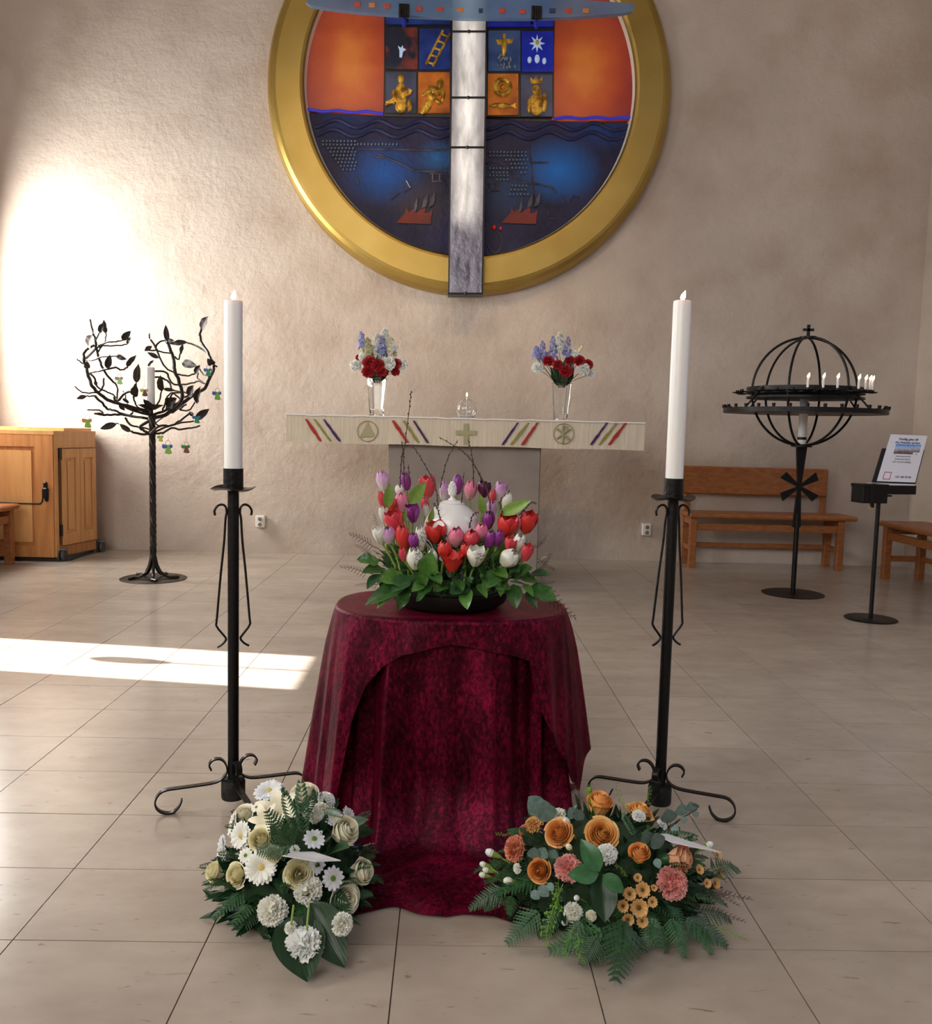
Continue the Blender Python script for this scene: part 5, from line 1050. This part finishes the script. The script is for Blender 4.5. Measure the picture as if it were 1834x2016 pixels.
BR = [(0, .012, [(840, 1080), (640, 1020), (480, 980), (370, 920), (280, 840), (230, 740), (205, 640), (180, 560), (180, 480), (230, 430), (285, 400)]), (1, .008, [(200, 540), (290, 450), (300, 380), (270, 270), (240, 150)]), (1, .006, [(300, 400), (300, 350), (335, 285)]), (-1, .006, [(310, 480), (370, 400), (395, 350), (398, 280)]),
    (1, .006, [(330, 410), (420, 375), (500, 370), (570, 355)]), (-1, .006, [(300, 440), (350, 410), (420, 412), (500, 410), (610, 400)]), (1, .006, [(190, 545), (260, 555), (360, 525), (500, 515)]), (0, .005, [(190, 600), (140, 570), (105, 545)]), (-1, .008, [(300, 420), (340, 560), (370, 640), (440, 740), (500, 800), (515, 870), (510, 950)]),
    (1, .007, [(240, 680), (330, 665), (400, 650), (500, 630), (560, 655), (620, 620)]), (-1, .007, [(235, 690), (290, 740), (310, 820), (400, 870), (470, 900), (520, 960)]), (0, .006, [(380, 740), (370, 820), (330, 870), (290, 882), (220, 885), (150, 870), (90, 820)]), (0, .006, [(300, 910), (260, 915), (200, 915)]),
    (1, .008, [(290, 920), (360, 980), (410, 1040), (480, 1060), (600, 1100), (760, 1130)]), (-1, .009, [(820, 1140), (660, 1115), (520, 1100), (380, 1105), (285, 1090)]), (0, .006, [(375, 1100), (330, 1060), (215, 1050)]), (1, .008, [(520, 960), (600, 880), (660, 865), (700, 790)]), (1, .006, [(680, 920), (700, 1000), (800, 1090)]),
    (1, .006, [(850, 1080), (930, 970), (955, 870)]), (0, .013, [(860, 1140), (980, 1110), (1080, 1050), (1150, 970), (1165, 890), (1130, 760), (1090, 660), (1075, 540), (1040, 440), (1015, 370)]), (-1, .012, [(1060, 1070), (1200, 960), (1300, 890), (1390, 840), (1440, 740), (1475, 640), (1440, 530), (1410, 460), (1360, 380), (1340, 300), (1358, 240)]),
    (-1, .007, [(1430, 490), (1340, 430), (1250, 390), (1200, 380)]), (-1, .006, [(1080, 520), (1130, 545), (1145, 480), (1170, 400)]), (1, .006, [(790, 455), (900, 460), (1050, 490)]), (-1, .007, [(850, 350), (900, 430), (940, 530), (1000, 630), (1100, 690), (1220, 710), (1290, 690)]), (1, .006, [(900, 430), (930, 380), (990, 360)]),
    (-1, .007, [(880, 665), (1010, 680), (1030, 740), (1080, 800), (1170, 800), (1280, 780), (1340, 770), (1400, 800)]), (-1, .005, [(1325, 680), (1320, 740), (1390, 790)]), (-1, .007, [(880, 720), (980, 740), (1040, 790), (1060, 850), (1140, 870), (1230, 890)]), (1, .006, [(960, 1080), (990, 1000), (1010, 930), (1060, 880), (1140, 940)]),
    (1, .006, [(1200, 1000), (1140, 1050), (1230, 1060), (1290, 980)]), (0, .01, [(900, 1120), (750, 1220), (790, 1265), (860, 1290), (980, 1285)]), (1, .008, [(850, 1290), (930, 1220), (1060, 1210), (1150, 1160), (1240, 1085)]), (-1, .007, [(890, 1270), (1000, 1230), (1120, 1190), (1280, 1165)]), (0, .007, [(970, 1290), (1060, 1240), (1150, 1250), (1260, 1235), (1345, 1215)]),
    (0, .009, [(840, 1300), (720, 1290), (650, 1268)]), (0, .004, [(530, 1195), (505, 1190), (490, 1200)]), (-1, .007, [(590, 1130), (640, 1200), (740, 1230), (850, 1250)]), (1, .009, [(840, 1100), (700, 1070), (560, 1010), (500, 970), (480, 930)]), (-1, .009, [(860, 1110), (1000, 1060), (1100, 1000), (1180, 930), (1260, 900)]), (-1, .007, [(1000, 1060), (1060, 900), (1150, 880)]), (-1, .006, [(640, 1110), (670, 1080), (640, 1040), (600, 960), (590, 900), (565, 860)]), (1, .006, [(1475, 600), (1500, 615), (1515, 620)]), (-1, .005, [(930, 1220), (900, 1180), (975, 1130)]), (-1, .005, [(1340, 650), (1380, 700), (1430, 720)])]
def dep(x, y, s): 
    t = (x-845)/620; return -s*.30*sqrt(max(0, 1-t*t))*min(1, max(0, (1130-y)/300)) if y < 1130 else -s*.04
for s, r_, pts in BR:
    q = smooth_path([tz(x, y, dep(x, y, s)) for x, y in pts], 4); n = len(q)
    q = [p+V((R.uniform(-.003, .003), R.uniform(-.003, .003), R.uniform(-.003, .003))) for p in q]
    MB().tube(q, [r_*(1-.30*i/n)*1.12 for i in range(n)], 6).build('branch', IRON2, tr)
TL_ = leaf_mesh(.21, .3, .12, nu=9, wave=.03); TL_.materials.append(IRON2)
for (x0, y0), (x1, y1), s, w_ in (((335, 285), (375, 180), 1, 1.2), ((400, 290), (380, 145), -1, .95), ((560, 355), (650, 262), 1, 1.1), ((612, 398), (650, 320), -1, 1.2), ((220, 420), (272, 305), 1, 1.1), ((505, 512), (608, 550), 1, .9), ((410, 640), (442, 500), 1, 1.1), ((605, 620), (708, 505), 1, .8), ((235, 640), (205, 560), 0, 1), ((705, 785), (728, 592), 1, .95), ((680, 920), (710, 800), 1, 1), ((205, 917), (105, 942), 0, 1.1), ((955, 870), (948, 705), 1, 1.0), ((1015, 370), (998, 200), 1, .8), ((990, 370), (1085, 360), -1, 1.3), ((1215, 375), (1045, 392), -1, .7), ((1170, 400), (1150, 500), -1, 1), ((795, 455), (865, 415), 1, 1.3), ((930, 535), (815, 478), 1, .9), ((1165, 580), (1315, 620), -1, 1), ((1290, 690), (1347, 603), -1, 1.1), ((1475, 600), (1420, 535), 1, 1), ((1352, 250), (1428, 115), -1, 1.1), ((820, 620), (885, 552), -1, .8), ((975, 845), (1095, 860), 1, .8), ((1225, 920), (1280, 808), 1, 1.4), ((1305, 990), (1350, 820), 1, .9), ((1000, 1015), (1112, 938), 1, 1.3), ((860, 1040), (775, 945), 1, .9), ((1300, 1150), (1438, 1045), -1, 1.0), ((650, 1272), (535, 1195), 0, 1), ((505, 1195), (343, 1245), 0, .95), ((565, 940), (635, 985), 1, 1), ((530, 1000), (590, 1060), 1, 1.1), ((380, 1100), (285, 1090), -1, .8), ((290, 760), (310, 820), -1, 1.4), ((1100, 1050), (1060, 1090), 1, 1), ((840, 350), (838, 275), -1, .6), ((270, 270), (315, 285), 1, .8), ((1275, 1120), (1235, 1070), -1, 1.2)):
    s_ = s; put(TL_, 'iron_leaf', tr, lay_m(tz(x0, y0, dep(x0, y0, s_)), tz(x1, y1, dep(x1, y1, s_)-.01), (R.uniform(-.4, .4), -1, .1), w_))
cdl = tz(846, 1035); tcn = thing('pillar_candle', cdl, 'unlit white candle standing in the middle of the iron tree', 'candle')
hh = tz(842, 628).z-cdl.z
MB().lathe([(.001, .005), (.030, .005), (.030, hh-.004), (.027, hh), (.001, hh-.003)], cdl, 24).build('wax', WAX, tcn); MB().tube([cdl+V((0, 0, hh-.005)), cdl+V((0, 0, hh+.012))], .0015, 5).build('wick', WICK, tcn)
OG = [mat('ornament_lime', (.25, .50, .10), .15, Transmission_Weight=.3), mat('ornament_green', (.03, .32, .10), .15, Transmission_Weight=.3), mat('ornament_brown', (.22, .09, .07), .15, Transmission_Weight=.3), mat('ornament_blue', (.06, .16, .42), .15, Transmission_Weight=.3), mat('ornament_amber', (.55, .28, .05), .15, Transmission_Weight=.3), mat('ornament_yellow', (.55, .55, .12), .15, Transmission_Weight=.3)]
for x, y, s, body, wing, lab in ((535, 750, 1.0, 0, 2, 'small lime glass angel ornament hanging left of the tree candle'), (1425, 665, 1.0, 1, 3, 'small green and blue glass angel ornament on the right rim of the iron tree'), (1516, 900, 1.15, 0, 3, 'small lime glass angel ornament hanging beside the left tall candle'), (215, 1175, 1.25, 0, 4, 'small lime and amber glass angel ornament hanging over the organ cabinet corner'), (1310, 1140, 1.0, 1, 3, 'small dark green glass angel ornament by the large lower right iron leaf'), (948, 1335, .8, 5, 0, 'small yellow glass angel ornament hanging just right of the twisted trunk'), (1022, 1435, 1.3, 0, 3, 'largest lime and blue glass angel ornament hanging below the branches'), (1205, 1435, 1.1, 2, 1, 'small brown and green glass angel ornament, lowest at the right below the branches'), (788, 870, 1.0, 2, 5, 'small brown glass angel ornament hanging left against the tree candle')):
    c_ = tz(x, y, -.12 if x not in (1516, 215) else 0); k = s*.021; t = thing('angel_ornament', c_, lab, 'ornament', 'glass angel ornaments')
    pf = lambda px_, pz, d: c_+V((px_*k, d, pz*k))
    MB().poly([(-.35, .6), (.3, .6), (1.0, -1.4), (.3, -1.6), (-.8, -1.4)], pf, -.002, .002).build('glass_robe', OG[body], t, smooth=False)
    MB().poly([(-.2, .7), (-1.3, .9), (-1.5, .1), (-.9, -.3), (-.2, .1)], pf, -.0035, .001).build('glass_wing', OG[wing], t, smooth=False)
    MB().poly([(.3, .7), (1.0, .9), (1.2, .2), (.6, -.2)], pf, -.0035, .001).build('glass_wing', OG[wing], t, smooth=False)
    MB().tube([c_+V((.6*k*cos(q), 0, 1.2*k+.6*k*sin(q))) for q in [i*pi/6 for i in range(13)]], .0012, 5, False).build('wire_halo', IRON2, t)
    MB().tube([c_+V((0, 0, 1.8*k)), c_+V((0, .003, 1.8*k+.07))], .0006, 3).build('thread', IRON2, t)
# ------------------------------------------------------------------ globe candelabrum
gb = fl(1560, 1169); gy = gb.y
gl = thing('globe_candelabrum', gb, 'black iron globe shaped candle rack with two rings and a cross on top', 'candelabrum')
MB().lathe([(.001, .010), (.205, .007), (.212, .004), (.21, 0), (.001, 0)], gb, 40).build('base_plate', IRON, gl)
def gz(x, y, d=0): return at(x, y, gy+d)
top_ = gz(1575, 1012); MB().tube([gb+V((0, 0, .005)), V((gb.x, gb.y, top_.z))], .017, 14).build('pole', IRON, gl)
GX = gb.x; zA = gz(1578, 1038).z; zB = gz(1572, 958).z; zD = gz(1580, 880).z
pz_ = lambda x, z, d: V((GX+x, gy+d, z))
MB().poly([(-.030, zA), (.024, zA), (.010, zB), (.036, zD), (-.036, zD), (-.012, zB)], pz_, -.012, .012).build('cross_upright', IRON, gl, smooth=False)
for a in (33, 147, 213, 327):
    d = V((cos(radians(a)), 0, sin(radians(a)))); e = V((-d.z, 0, d.x)); o = V((GX, gy, zB)); q = [o+d*.015-e*.01, o+d*.135-e*.032, o+d*.148+e*.026, o+d*.015+e*.01]
    MB().add([p+V((0, -.008, 0)) for p in q]+[p+V((0, .008, 0)) for p in q], [(0, 1, 2, 3), (7, 6, 5, 4), (0, 4, 5, 1), (1, 5, 6, 2), (2, 6, 7, 3), (3, 7, 4, 0)]).build('cross_arm', IRON, gl, smooth=False)
zt_, zb_ = gz(1593, 665).z, gz(1585, 877).z; gc = V((GX, gy, (zt_+zb_)/2)); gr_ = (zt_-zb_)/2
for k in range(3):
    q0 = radians((1, 52, 114)[k]); e = V((cos(q0), sin(q0), 0))
    MB().tube([gc+e*gr_*cos(a)+V((0, 0, gr_*sin(a))) for a in [i*2*pi/64 for i in range(65)]], .0085, 8, False).build('globe_hoop', IRON, gl)
MB().tube([gc+V((0, 0, gr_-.004)), gc+V((0, 0, gr_+.008))], .055, 16).build('top_cap', IRON, gl); MB().tube([gc+V((0, 0, -gr_-.012)), gc+V((0, 0, -gr_+.008))], .07, 16).build('bottom_cap', IRON, gl)
cz = gc.z+gr_; mb = MB().span((GX-.009, gy-.008, cz), (GX+.009, gy+.008, cz+.088)); mb.span((GX-.037, gy-.008, cz+.045), (GX+.037, gy+.008, cz+.062)); mb.build('top_cross', IRON, gl, smooth=False)
def ring(z0, z1, r_, name): MB().lathe([(r_, z0), (r_, z1), (r_-.006, z1), (r_-.006, z0), (r_, z0)], (GX, gy, 0), 64).build(name, IRON, gl)
zl0, zl1 = gz(1592, 815).z, gz(1592, 806).z; RL = .535; ring(zl0, zl1, RL, 'lower_ring')
zu0, zu1 = gz(1592, 786).z, gz(1592, 779).z; RU = .385; ring(gz(1592, 777).z, gz(1592, 764).z, RU, 'upper_band'); ring(zu0, zu0+.012, RU, 'upper_hoop')
RC = .445
for k in range(4):
    q = radians(25+90*k); e = V((cos(q), sin(q), 0)); MB().tube([V((GX, gy, gz(1592, 764).z))+e*(RU-.01), V((GX, gy, zl1))+e*(RL-.005)], .006, 6).build('strut', IRON, gl)
cupm = MB().lathe([(.001, 0), (.010, 0), (.012, .02), (.0105, .022), (.009, .006), (.001, .006)], (0, 0, 0), 10).mesh('cup', IRON)
for k in range(32):
    q = 2*pi*k/32+.05; put(cupm, 'candle_socket', gl, M.Translation((GX+(RL-.003)*cos(q), gy+(RL-.003)*sin(q), zl1)))
up = []
zc_ = gz(1592, 777).z
traym = MB().lathe([(.001, 0), (.032, .004), (.036, .010), (.034, .010), (.012, .006), (.012, .024), (.009, .024), (.009, .006), (.001, .006)], (0, 0, 0), 12).mesh('tray', IRON)
CPX = (1575, 1602, 1629, 1675, 1693, 1706, 1715)
tq = [-math.acos(max(-.999, min(.999, (gz(px, 760, -.3).x-GX)/RC))) for px in CPX]+[-math.acos(max(-.999, (gz(px, 760, -.3).x-GX)/RC)) for px in (1470, 1476, 1488, 1505, 1527, 1551)]+[.35+.42*i for i in range(7)]
for k, q in enumerate(tq):
    e = V((cos(q), sin(q), 0)); c_ = V((GX, gy, zc_))+e*RC; o = put(traym, 'candle_tray', gl, M.Translation(c_)); up.append((c_, q))
    d = V((-e.y, e.x, 0)); a = V((GX, gy, zc_))+e*(RU-.002)
    MB().add([a+d*.04+V((0, 0, .012)), a-d*.04+V((0, 0, .012)), c_+V((0, 0, .004)), a+d*.04+V((0, 0, .018)), a-d*.04+V((0, 0, .018)), c_+V((0, 0, .009))], [(0, 1, 2), (5, 4, 3), (0, 3, 4, 1), (1, 4, 5, 2), (2, 5, 3, 0)]).build('tray_bracket', IRON, gl, smooth=False)
lab = ['leftmost small burning candle on the globe rack', 'second burning candle from left on the globe rack, near the big candle', 'small burning candle directly right of the thick candle flame on the globe rack', 'small burning candle right of the thick candle between the hoops of the globe rack', 'fourth burning candle from the right end of the globe rack', 'third burning candle from the right end of the globe rack', 'second burning candle from the right end of the globe rack', 'rightmost small burning candle on the globe rack']
zf = .0
for best, lb in zip(up, (lab[0], lab[2], lab[3], lab[4], lab[5], lab[6], lab[7])):
    p = best[0]+V((0, 0, .007)); t = thing('small_candle', p, lb, 'candle', 'small candles on the globe rack')
    MB().lathe([(.001, 0), (.0078, 0), (.0078, .072), (.006, .074), (.001, .073)], p, 12).build('wax', WAX, t); flame(p+V((0, 0, .076)), .036, .009, t, .25)
pc_ = gc+V((0, 0, -gr_+.009)); t = thing('pillar_candle', pc_, 'thick white burning candle inside the iron globe', 'candle'); hh = gz(1592, 778).z-pc_.z
MB().lathe([(.001, 0), (.0285, 0), (.0285, hh), (.026, hh+.003), (.001, hh)], pc_, 20).build('wax', WAX, t); MB().lathe([(.029, .030), (.031, .030), (.031, .048), (.029, .048)], pc_, 20).build('metal_band', IRON, t); flame(pc_+V((0, 0, hh+.005)), .045, .011, t, 0)
# ------------------------------------------------------------------ donation stand
db = fl(1713, 1219); dyy = db.y
ds = thing('donation_stand', db, 'black iron stand with a locked donation box at the right', 'donation box')
MB().lathe([(.001, .012), (.145, .009), (.152, .005), (.151, 0), (.001, 0)], db, 40).build('base_plate', IRON, ds)
def dzf(x, y, d=0): return at(x, y, dyy+d)
ztopp = dzf(1725, 990).z; MB().tube([db+V((0, 0, .01)), V((db.x, db.y, ztopp))], .0125, 12).build('pole', IRON, ds)
b0, b1 = dzf(1693, 991, -.05), dzf(1754, 956, -.05); rotb = M.Rotation(radians(9), 3, 'Z'); bc = V(((b0.x+b1.x)/2, dyy+.03, (b0.z+b1.z)/2))
MB().box(bc, (.165, .12, b1.z-b0.z), .003, rotb).build('coin_box', IRON, ds, smooth=False)
MB().box(bc+V((0, 0, (b1.z-b0.z)/2-.006)), (.173, .128, .020), .003, rotb).build('box_lid', IRON, ds, smooth=False)
MB().box(bc+V((-.012, -.066, -.01)), (.026, .006, b1.z-b0.z+.03), .001).build('hasp', IRON, ds, smooth=False)
pk = bc+V((-.026, -.068, -.085)); MB().box(pk, (.016, .008, .020), .002).build('padlock', BRASS, ds, smooth=False)
MB().tube([pk+V((.005*cos(a), 0, .010+.010*sin(a))) for a in [i*pi/8 for i in range(9)]], .0015, 5).build('shackle', mat('steel', (.5, .5, .5), .3, 1), ds)
# open case behind with the notice leaning in it
ck = thing('open_case', bc+V((.08, .10, -.02)), 'open black display case holding a notice behind the donation box', 'display case')
cc_ = at(1752, 963, dyy+.165); MB().box(cc_, (.25, .15, .055), .003, rotb).build('case_base', IRON, ck, smooth=False)
MB().box(cc_+V((0, 0, .031)), (.235, .135, .008), .001, rotb).build('white_lining', PAPER, ck, smooth=False)
MB().box(cc_+V((-.09, -.07, -.034)), (.05, .14, .010), .002, rotb).build('bracket', IRON, ck, smooth=False)
yn = dyy+.16
TLc, TRc, BRc, BLc = [at(x, y, yn+d) for x, y, d in ((1753, 855, .07), (1825, 857.5, .07), (1801, 950, 0), (1725.5, 947, 0))]
TRc = TLc+(BRc-BLc)*((TRc-TLc).length/(BRc-BLc).length)
ex = (BRc-BLc).normalized(); ey = ((TLc-BLc)+(TRc-BRc)).normalized(); ez = ex.cross(ey).normalized(); 
def npt(u, v, h=0): return BLc+(BRc-BLc)*u+((TLc-BLc)*(1-u)+(TRc-BRc)*u)*v+ez*h
def nbox(mb, u0, v0, u1, v1, h0, h1):
    vs = [npt(u, v, h) for h in (h0, h1) for u, v in ((u0, v0), (u1, v0), (u1, v1), (u0, v1))]; return mb.add(vs, [(3, 2, 1, 0), (4, 5, 6, 7), (0, 1, 5, 4), (1, 2, 6, 5), (2, 3, 7, 6), (3, 0, 4, 7)])
lid_ = nbox(MB(), -.09, -.02, 1.03, .70, -.020, -.004).build('case_lid', IRON, ck, smooth=False)
nt_ = thing('notice', (BLc+BRc)/2, 'white printed donation notice with a picture leaning in the open case', 'notice')
nbox(MB(), 0, 0, 1, 1, -.003, 0).build('sheet', mat('notice_paper', (.72, .73, .80), .3), nt_, smooth=False)
def photo_mat():
    m = mat('printed_photo', (.1, .1, .12), .5); nt = m.node_tree; N = nt.nodes; L = nt.links; b = N['Principled BSDF']
    tc = N.new('ShaderNodeTexCoord'); s = N.new('ShaderNodeSeparateXYZ'); L.new(tc.outputs['Object'], s.inputs[0]); n = N.new('ShaderNodeTexNoise'); n.inputs['Scale'].default_value = 60; L.new(tc.outputs['Object'], n.inputs['Vector'])
    z0, z1 = npt(.5, .62).z, npt(.5, .80).z; mr = N.new('ShaderNodeMapRange'); mr.inputs[1].default_value = z0; mr.inputs[2].default_value = z1; L.new(s.outputs[2], mr.inputs[0])
    a = N.new('ShaderNodeMath'); a.operation = 'MULTIPLY_ADD'; a.inputs[1].default_value = .5; L.new(n.outputs[0], a.inputs[0]); a2 = N.new('ShaderNodeMath'); a2.operation = 'SUBTRACT'; a2.inputs[1].default_value = .25; L.new(mr.outputs[0], a.inputs[2]); L.new(a.outputs[0], a2.inputs[0])
    r = N.new('ShaderNodeValToRGB'); L.new(a2.outputs[0], r.inputs[0]); e = r.color_ramp.elements; e[0].position = 0; e[0].color = (.10, .07, .10, 1); e[1].position = 1; e[1].color = (.04, .20, .60, 1)
    for p, c_ in ((.22, (.28, .2, .14, 1)), (.42, (.4, .42, .5, 1)), (.6, (.35, .5, .8, 1))): x = e.new(p); x.color = c_
    L.new(r.outputs[0], b.inputs['Base Color']); return m
nbox(MB(), .22, .59, .90, .80, 0, .0008).build('printed_picture', photo_mat(), nt_, smooth=False)
nbox(MB(), .735, .58, .92, .635, .0005, .0012).build('caption_strip', PAPER, nt_, smooth=False)
MRED = mat('print_red', (.45, .03, .06), .6)
mb = MB()
for u0, v0, u1, v1 in ((.13, .04, .32, .055), (.13, .185, .32, .20), (.13, .055, .145, .185), (.305, .055, .32, .185)): nbox(mb, u0, v0, u1, v1, 0, .0008)
mb.build('red_square_outline', MRED, nt_, smooth=False)
def text(body, u, v, h, m, bold=0, align='CENTER', name='printed_line'):
    cu_ = bpy.data.curves.new('txt', 'FONT'); cu_.body = body; cu_.size = h; cu_.align_x = align; cu_.offset = bold; cu_.extrude = .0002
    o = bpy.data.objects.new('txt', cu_); C.objects.link(o); me = bpy.data.meshes.new_from_object(o); bpy.data.objects.remove(o)
    me.materials.clear(); me.materials.append(m); p = npt(u, v, .0010)
    up_ = (ey-ex*ey.dot(ex)).normalized(); sh = ey.dot(ex)
    mw = M(((ex.x, ey.x, ez.x, p.x), (ex.y, ey.y, ez.y, p.y), (ex.z, ey.z, ez.z, p.z), (0, 0, 0, 1)))
    me.transform(mw); put(me, name, nt_)
INKB = mat('print_navy', (.03, .035, .12), .7); INKG = mat('print_grey', (.10, .10, .13), .7)
text('Frivillig gåva till', .52, .885, .0200, INKB, .0005); text('Act Svenska kyrkan', .52, .815, .0200, INKB, .0005)
text('act', .83, .588, .018, MRED, .0003); text('Internationellt', .50, .525, .0165, INKG); text('biståndsarbete', .50, .465, .0165, INKG); text('och katastrofhjälp', .50, .405, .0165, INKG)
text('123 600 75 04', .64, .085, .0175, INK, .0004)
# ------------------------------------------------------------------ benches
def bench(name, lab, org, ax, ay, L, D, H, back_, over=.09):
    """org = floor corner of the front-left leg; ax along the seat, ay towards the back"""
    ax = V(ax); ay = V(ay); o = V(org); az = V((0, 0, 1)); t = thing(name, o+ax*L/2+ay*D/2, lab, 'bench', 'pine benches')
    rot = M((ax, ay, az)).transposed()
    def bb(n, x0, y0, z0, x1, y1, z1, b=.003):
        return MB().box(o+ax*(x0+x1)/2+ay*(y0+y1)/2+az*(z0+z1)/2, (x1-x0, y1-y0, z1-z0), b, rot).build(n, WOODB, t, smooth=False)
    lw_ = .055
    for x in (0, L-lw_): bb('leg', x, 0, 0, x+lw_, lw_, H-.04); bb('leg', x, D-lw_, 0, x+lw_, D, H-.04); bb('side_rail', x+.01, lw_, .14, x+lw_-.01, D-lw_, .185); bb('side_rail', x+.01, lw_, H-.10, x+lw_-.01, D-lw_, H-.041)
    bb('seat', -.02, -.035, H-.04, L+over, D+.02, H, .012)
    bb('front_rail', lw_, .012, H-.145, L-lw_, .04, H-.085); bb('stretcher', lw_, D-.045, .145, L-lw_, D-.02, .185)
    if back_:
        z0, z1 = back_
        for x in (.02, L-.095): bb('back_post', x, D-.02, H-.02, x+.045, D+.012, z1-.03)
        bb('backrest', -.03, D-.055, z0, L-.06, D-.022, z1, .010)
    return t
p0 = fl(1362, 1118); p1 = fl(1645, 1123); D_ = YB-.05-p0.y; hs = at(1500, 1013, p0.y).z
bench('bench', 'pine bench with tall backrest against the back wall at the right', (p0.x-.03, p0.y, 0), (1, 0, 0), (0, 1, 0), p1.x-p0.x+.07, D_, hs, (at(1400, 973, YB-.1).z, at(1400, 918, YB-.1).z))
q0 = fl(1742, 1139); q1 = fl(1822, 1172)
hs2 = at(1790, 1040, (q0.y+q1.y)/2).z
bench('bench', 'pine bench along the right wall, cut off by the frame', (q0.x-.03, 4.9, 0), (0, 1, 0), (1, 0, 0), q0.y-4.9+.03, .33, hs, None, .03)
# its near visible leg
l0 = fl(22, 1110); hs3 = at(22, 992, l0.y).z
bench('bench', 'pine bench end at the left edge in front of the cabinet', (l0.x+.02, 4.6, 0), (0, 1, 0), (-1, 0, 0), l0.y-4.6+.02, .36, hs3, None, .03)
# ------------------------------------------------------------------ organ cabinet on castors
A = fl(110, 1112); A = V((at(109, 1098, 6.74).x, 6.74, 0)); Bq = at(187.5, 1074, 7.24); Bp = V((Bq.x, 7.24, 0)); zb0 = at(109, 1097, 6.74).z; zt0 = at(99, 848, 6.74).z
cb = thing('cabinet', (-3.4, 7.1, 0), 'light wooden chest organ cabinet on castors in the left corner', 'cabinet')
foot_ = [(XL+.04, A.y), (A.x, A.y), (Bp.x, Bp.y), (Bp.x-.12, YB-.03), (XL+.04, YB-.03)]
XY = lambda x, y, d: V((x, y, d))
MB().poly(foot_, XY, zb0, zt0-.03).build('carcass', WOOD, cb, smooth=False)
ctr = V((-3.4, 7.15)); big = [(ctr.x+(x-ctr.x)*1.03, ctr.y+(y-ctr.y)*(1.04 if y < 7.3 else 1.0)) for x, y in foot_]; big = [(max(x, XL+.02), y) for x, y in big]
MB().poly(big, XY, zt0-.03, zt0).build('cabinet_top', WOODL, cb, smooth=False)
MB().poly([(XL+.04, A.y+.14), (A.x+.02, A.y+.14), (Bp.x-.04, Bp.y+.05), (Bp.x-.15, YB-.05), (XL+.04, YB-.05)], XY, zt0, zt0+.022).build('raised_lid', WOODL, cb, smooth=False)
def facepanel(p, q, u0, u1, z0, z1, h0, h1, m, name, parent):
    d = (q-p); L = d.length; d = d/L; n = V((d.y, -d.x, 0)); mb = MB(); vs = [p+d*u+V((0, 0, z))+n*h for h in (h0, h1) for u, z in ((u0, z0), (u1, z0), (u1, z1), (u0, z1))]
    return mb.add(vs, [(3, 2, 1, 0), (4, 5, 6, 7), (0, 1, 5, 4), (1, 2, 6, 5), (2, 3, 7, 6), (3, 0, 4, 7)]).build(name, m, parent, smooth=False)
FP = V((XL+.04, A.y, 0)); W_ = A.x-FP.x
pz0, pz1 = zb0+.085, zt0-.125
for u0, u1, z0, z1 in ((0, W_, zb0, pz0), (0, W_, pz1, zt0-.03), (W_-.14, W_, pz0, pz1)): facepanel(FP, A, u0, u1, z0, z1, 0, .014, WOOD, 'face_frame', cb)
facepanel(FP, A, 0, W_-.165, pz0+.03, pz1-.03, 0, .010, WOODL, 'raised_panel', cb)
SL = (Bp-A).length
facepanel(A, Bp, 0, SL, zt0-.13, zt0-.03, 0, .012, WOODL, 'face_frame', cb); facepanel(A, Bp, 0, .035, zb0, zt0-.13, 0, .012, WOODL, 'face_frame', cb); facepanel(A, Bp, .035, SL, zb0, zb0+.075, 0, .008, WOOD, 'face_frame', cb)
mid = .075+(SL-.08)*.5
for u0, u1 in ((.075, mid-.003), (mid+.003, SL-.012)):
    dr = facepanel(A, Bp, u0, u1, zb0+.085, zt0-.14, .002, .012, WOODL, 'door', cb); z0, z1 = zb0+.085, zt0-.14
    for a, b, c_, e in ((u0, u0+.045, z0, z1), (u1-.045, u1, z0, z1), (u0+.045, u1-.045, z0, z0+.09), (u0+.045, u1-.045, z1-.07, z1)): facepanel(A, Bp, a, b, c_, e, .012, .024, WOODL, 'door_frame', dr)
    facepanel(A, Bp, u0+.065, u1-.065, z0+.115, z1-.095, .012, .019, WOODL, 'door_panel', dr)
for z in (zb0+.16, zt0-.22): facepanel(A, Bp, .045, .068, z, z+.09, .01, .02, IRON2, 'hinge', cb)
facepanel(A, Bp, .05, .066, zb0+.09, zt0-.14, .0, .013, mat('hinge_gap', (.12, .05, .02), .8), 'hinge_strip', cb)
for p in (A+V((-.03+.06, .05, 0)), Bp+V((.02, .06, 0)), V((XL+.15, A.y+.08, 0))):
    cs = V((p.x, p.y, .045)); mb = MB()
    for s in (-1, 1): mb.tube([cs+V((s*.026, -.0, 0)), cs+V((s*.008, 0, 0))], .044, 18)
    w_ = mb.build('castor', RUBBER, cb); MB().box(cs+V((0, .0, .05)), (.075, .05, .02), .004).build('castor_fork', mat('castor_steel', (.2, .2, .2), .4, .7), w_, smooth=False); MB().box(cs+V((0, .01, .02)), (.012, .06, .06), .003).build('castor_fork', DARK, w_, smooth=False)
MB().span((FP.x, A.y+.03, zb0-.03), (A.x, A.y+.10, zb0)).span((A.x-.03, A.y+.06, zb0-.03), (Bp.x-.02, Bp.y+.02, zb0)).build('under_frame', DARK, cb, smooth=False)
hp = at(90, 970, A.y-.02); mb = MB().box(hp+V((0, -.005, -.0)), (.045, .035, .085), .012); mb.box(hp+V((-.002, -.0, .055)), (.03, .03, .06), .010); mb.box(hp+V((.005, -.0, -.045)), (.028, .03, .045), .010)
mb.build('latch', IRON, cb, smooth=False)
rp = [at(x, y, A.y-.035) for x, y in ((84, 965), (84, 983), (80, 991), (70, 992), (0, 990))]; MB().tube(smooth_path(rp, 4), .006, 8).build('pull_rod', IRON, cb)
# tidy: scene units
SC.unit_settings.system = 'METRIC'
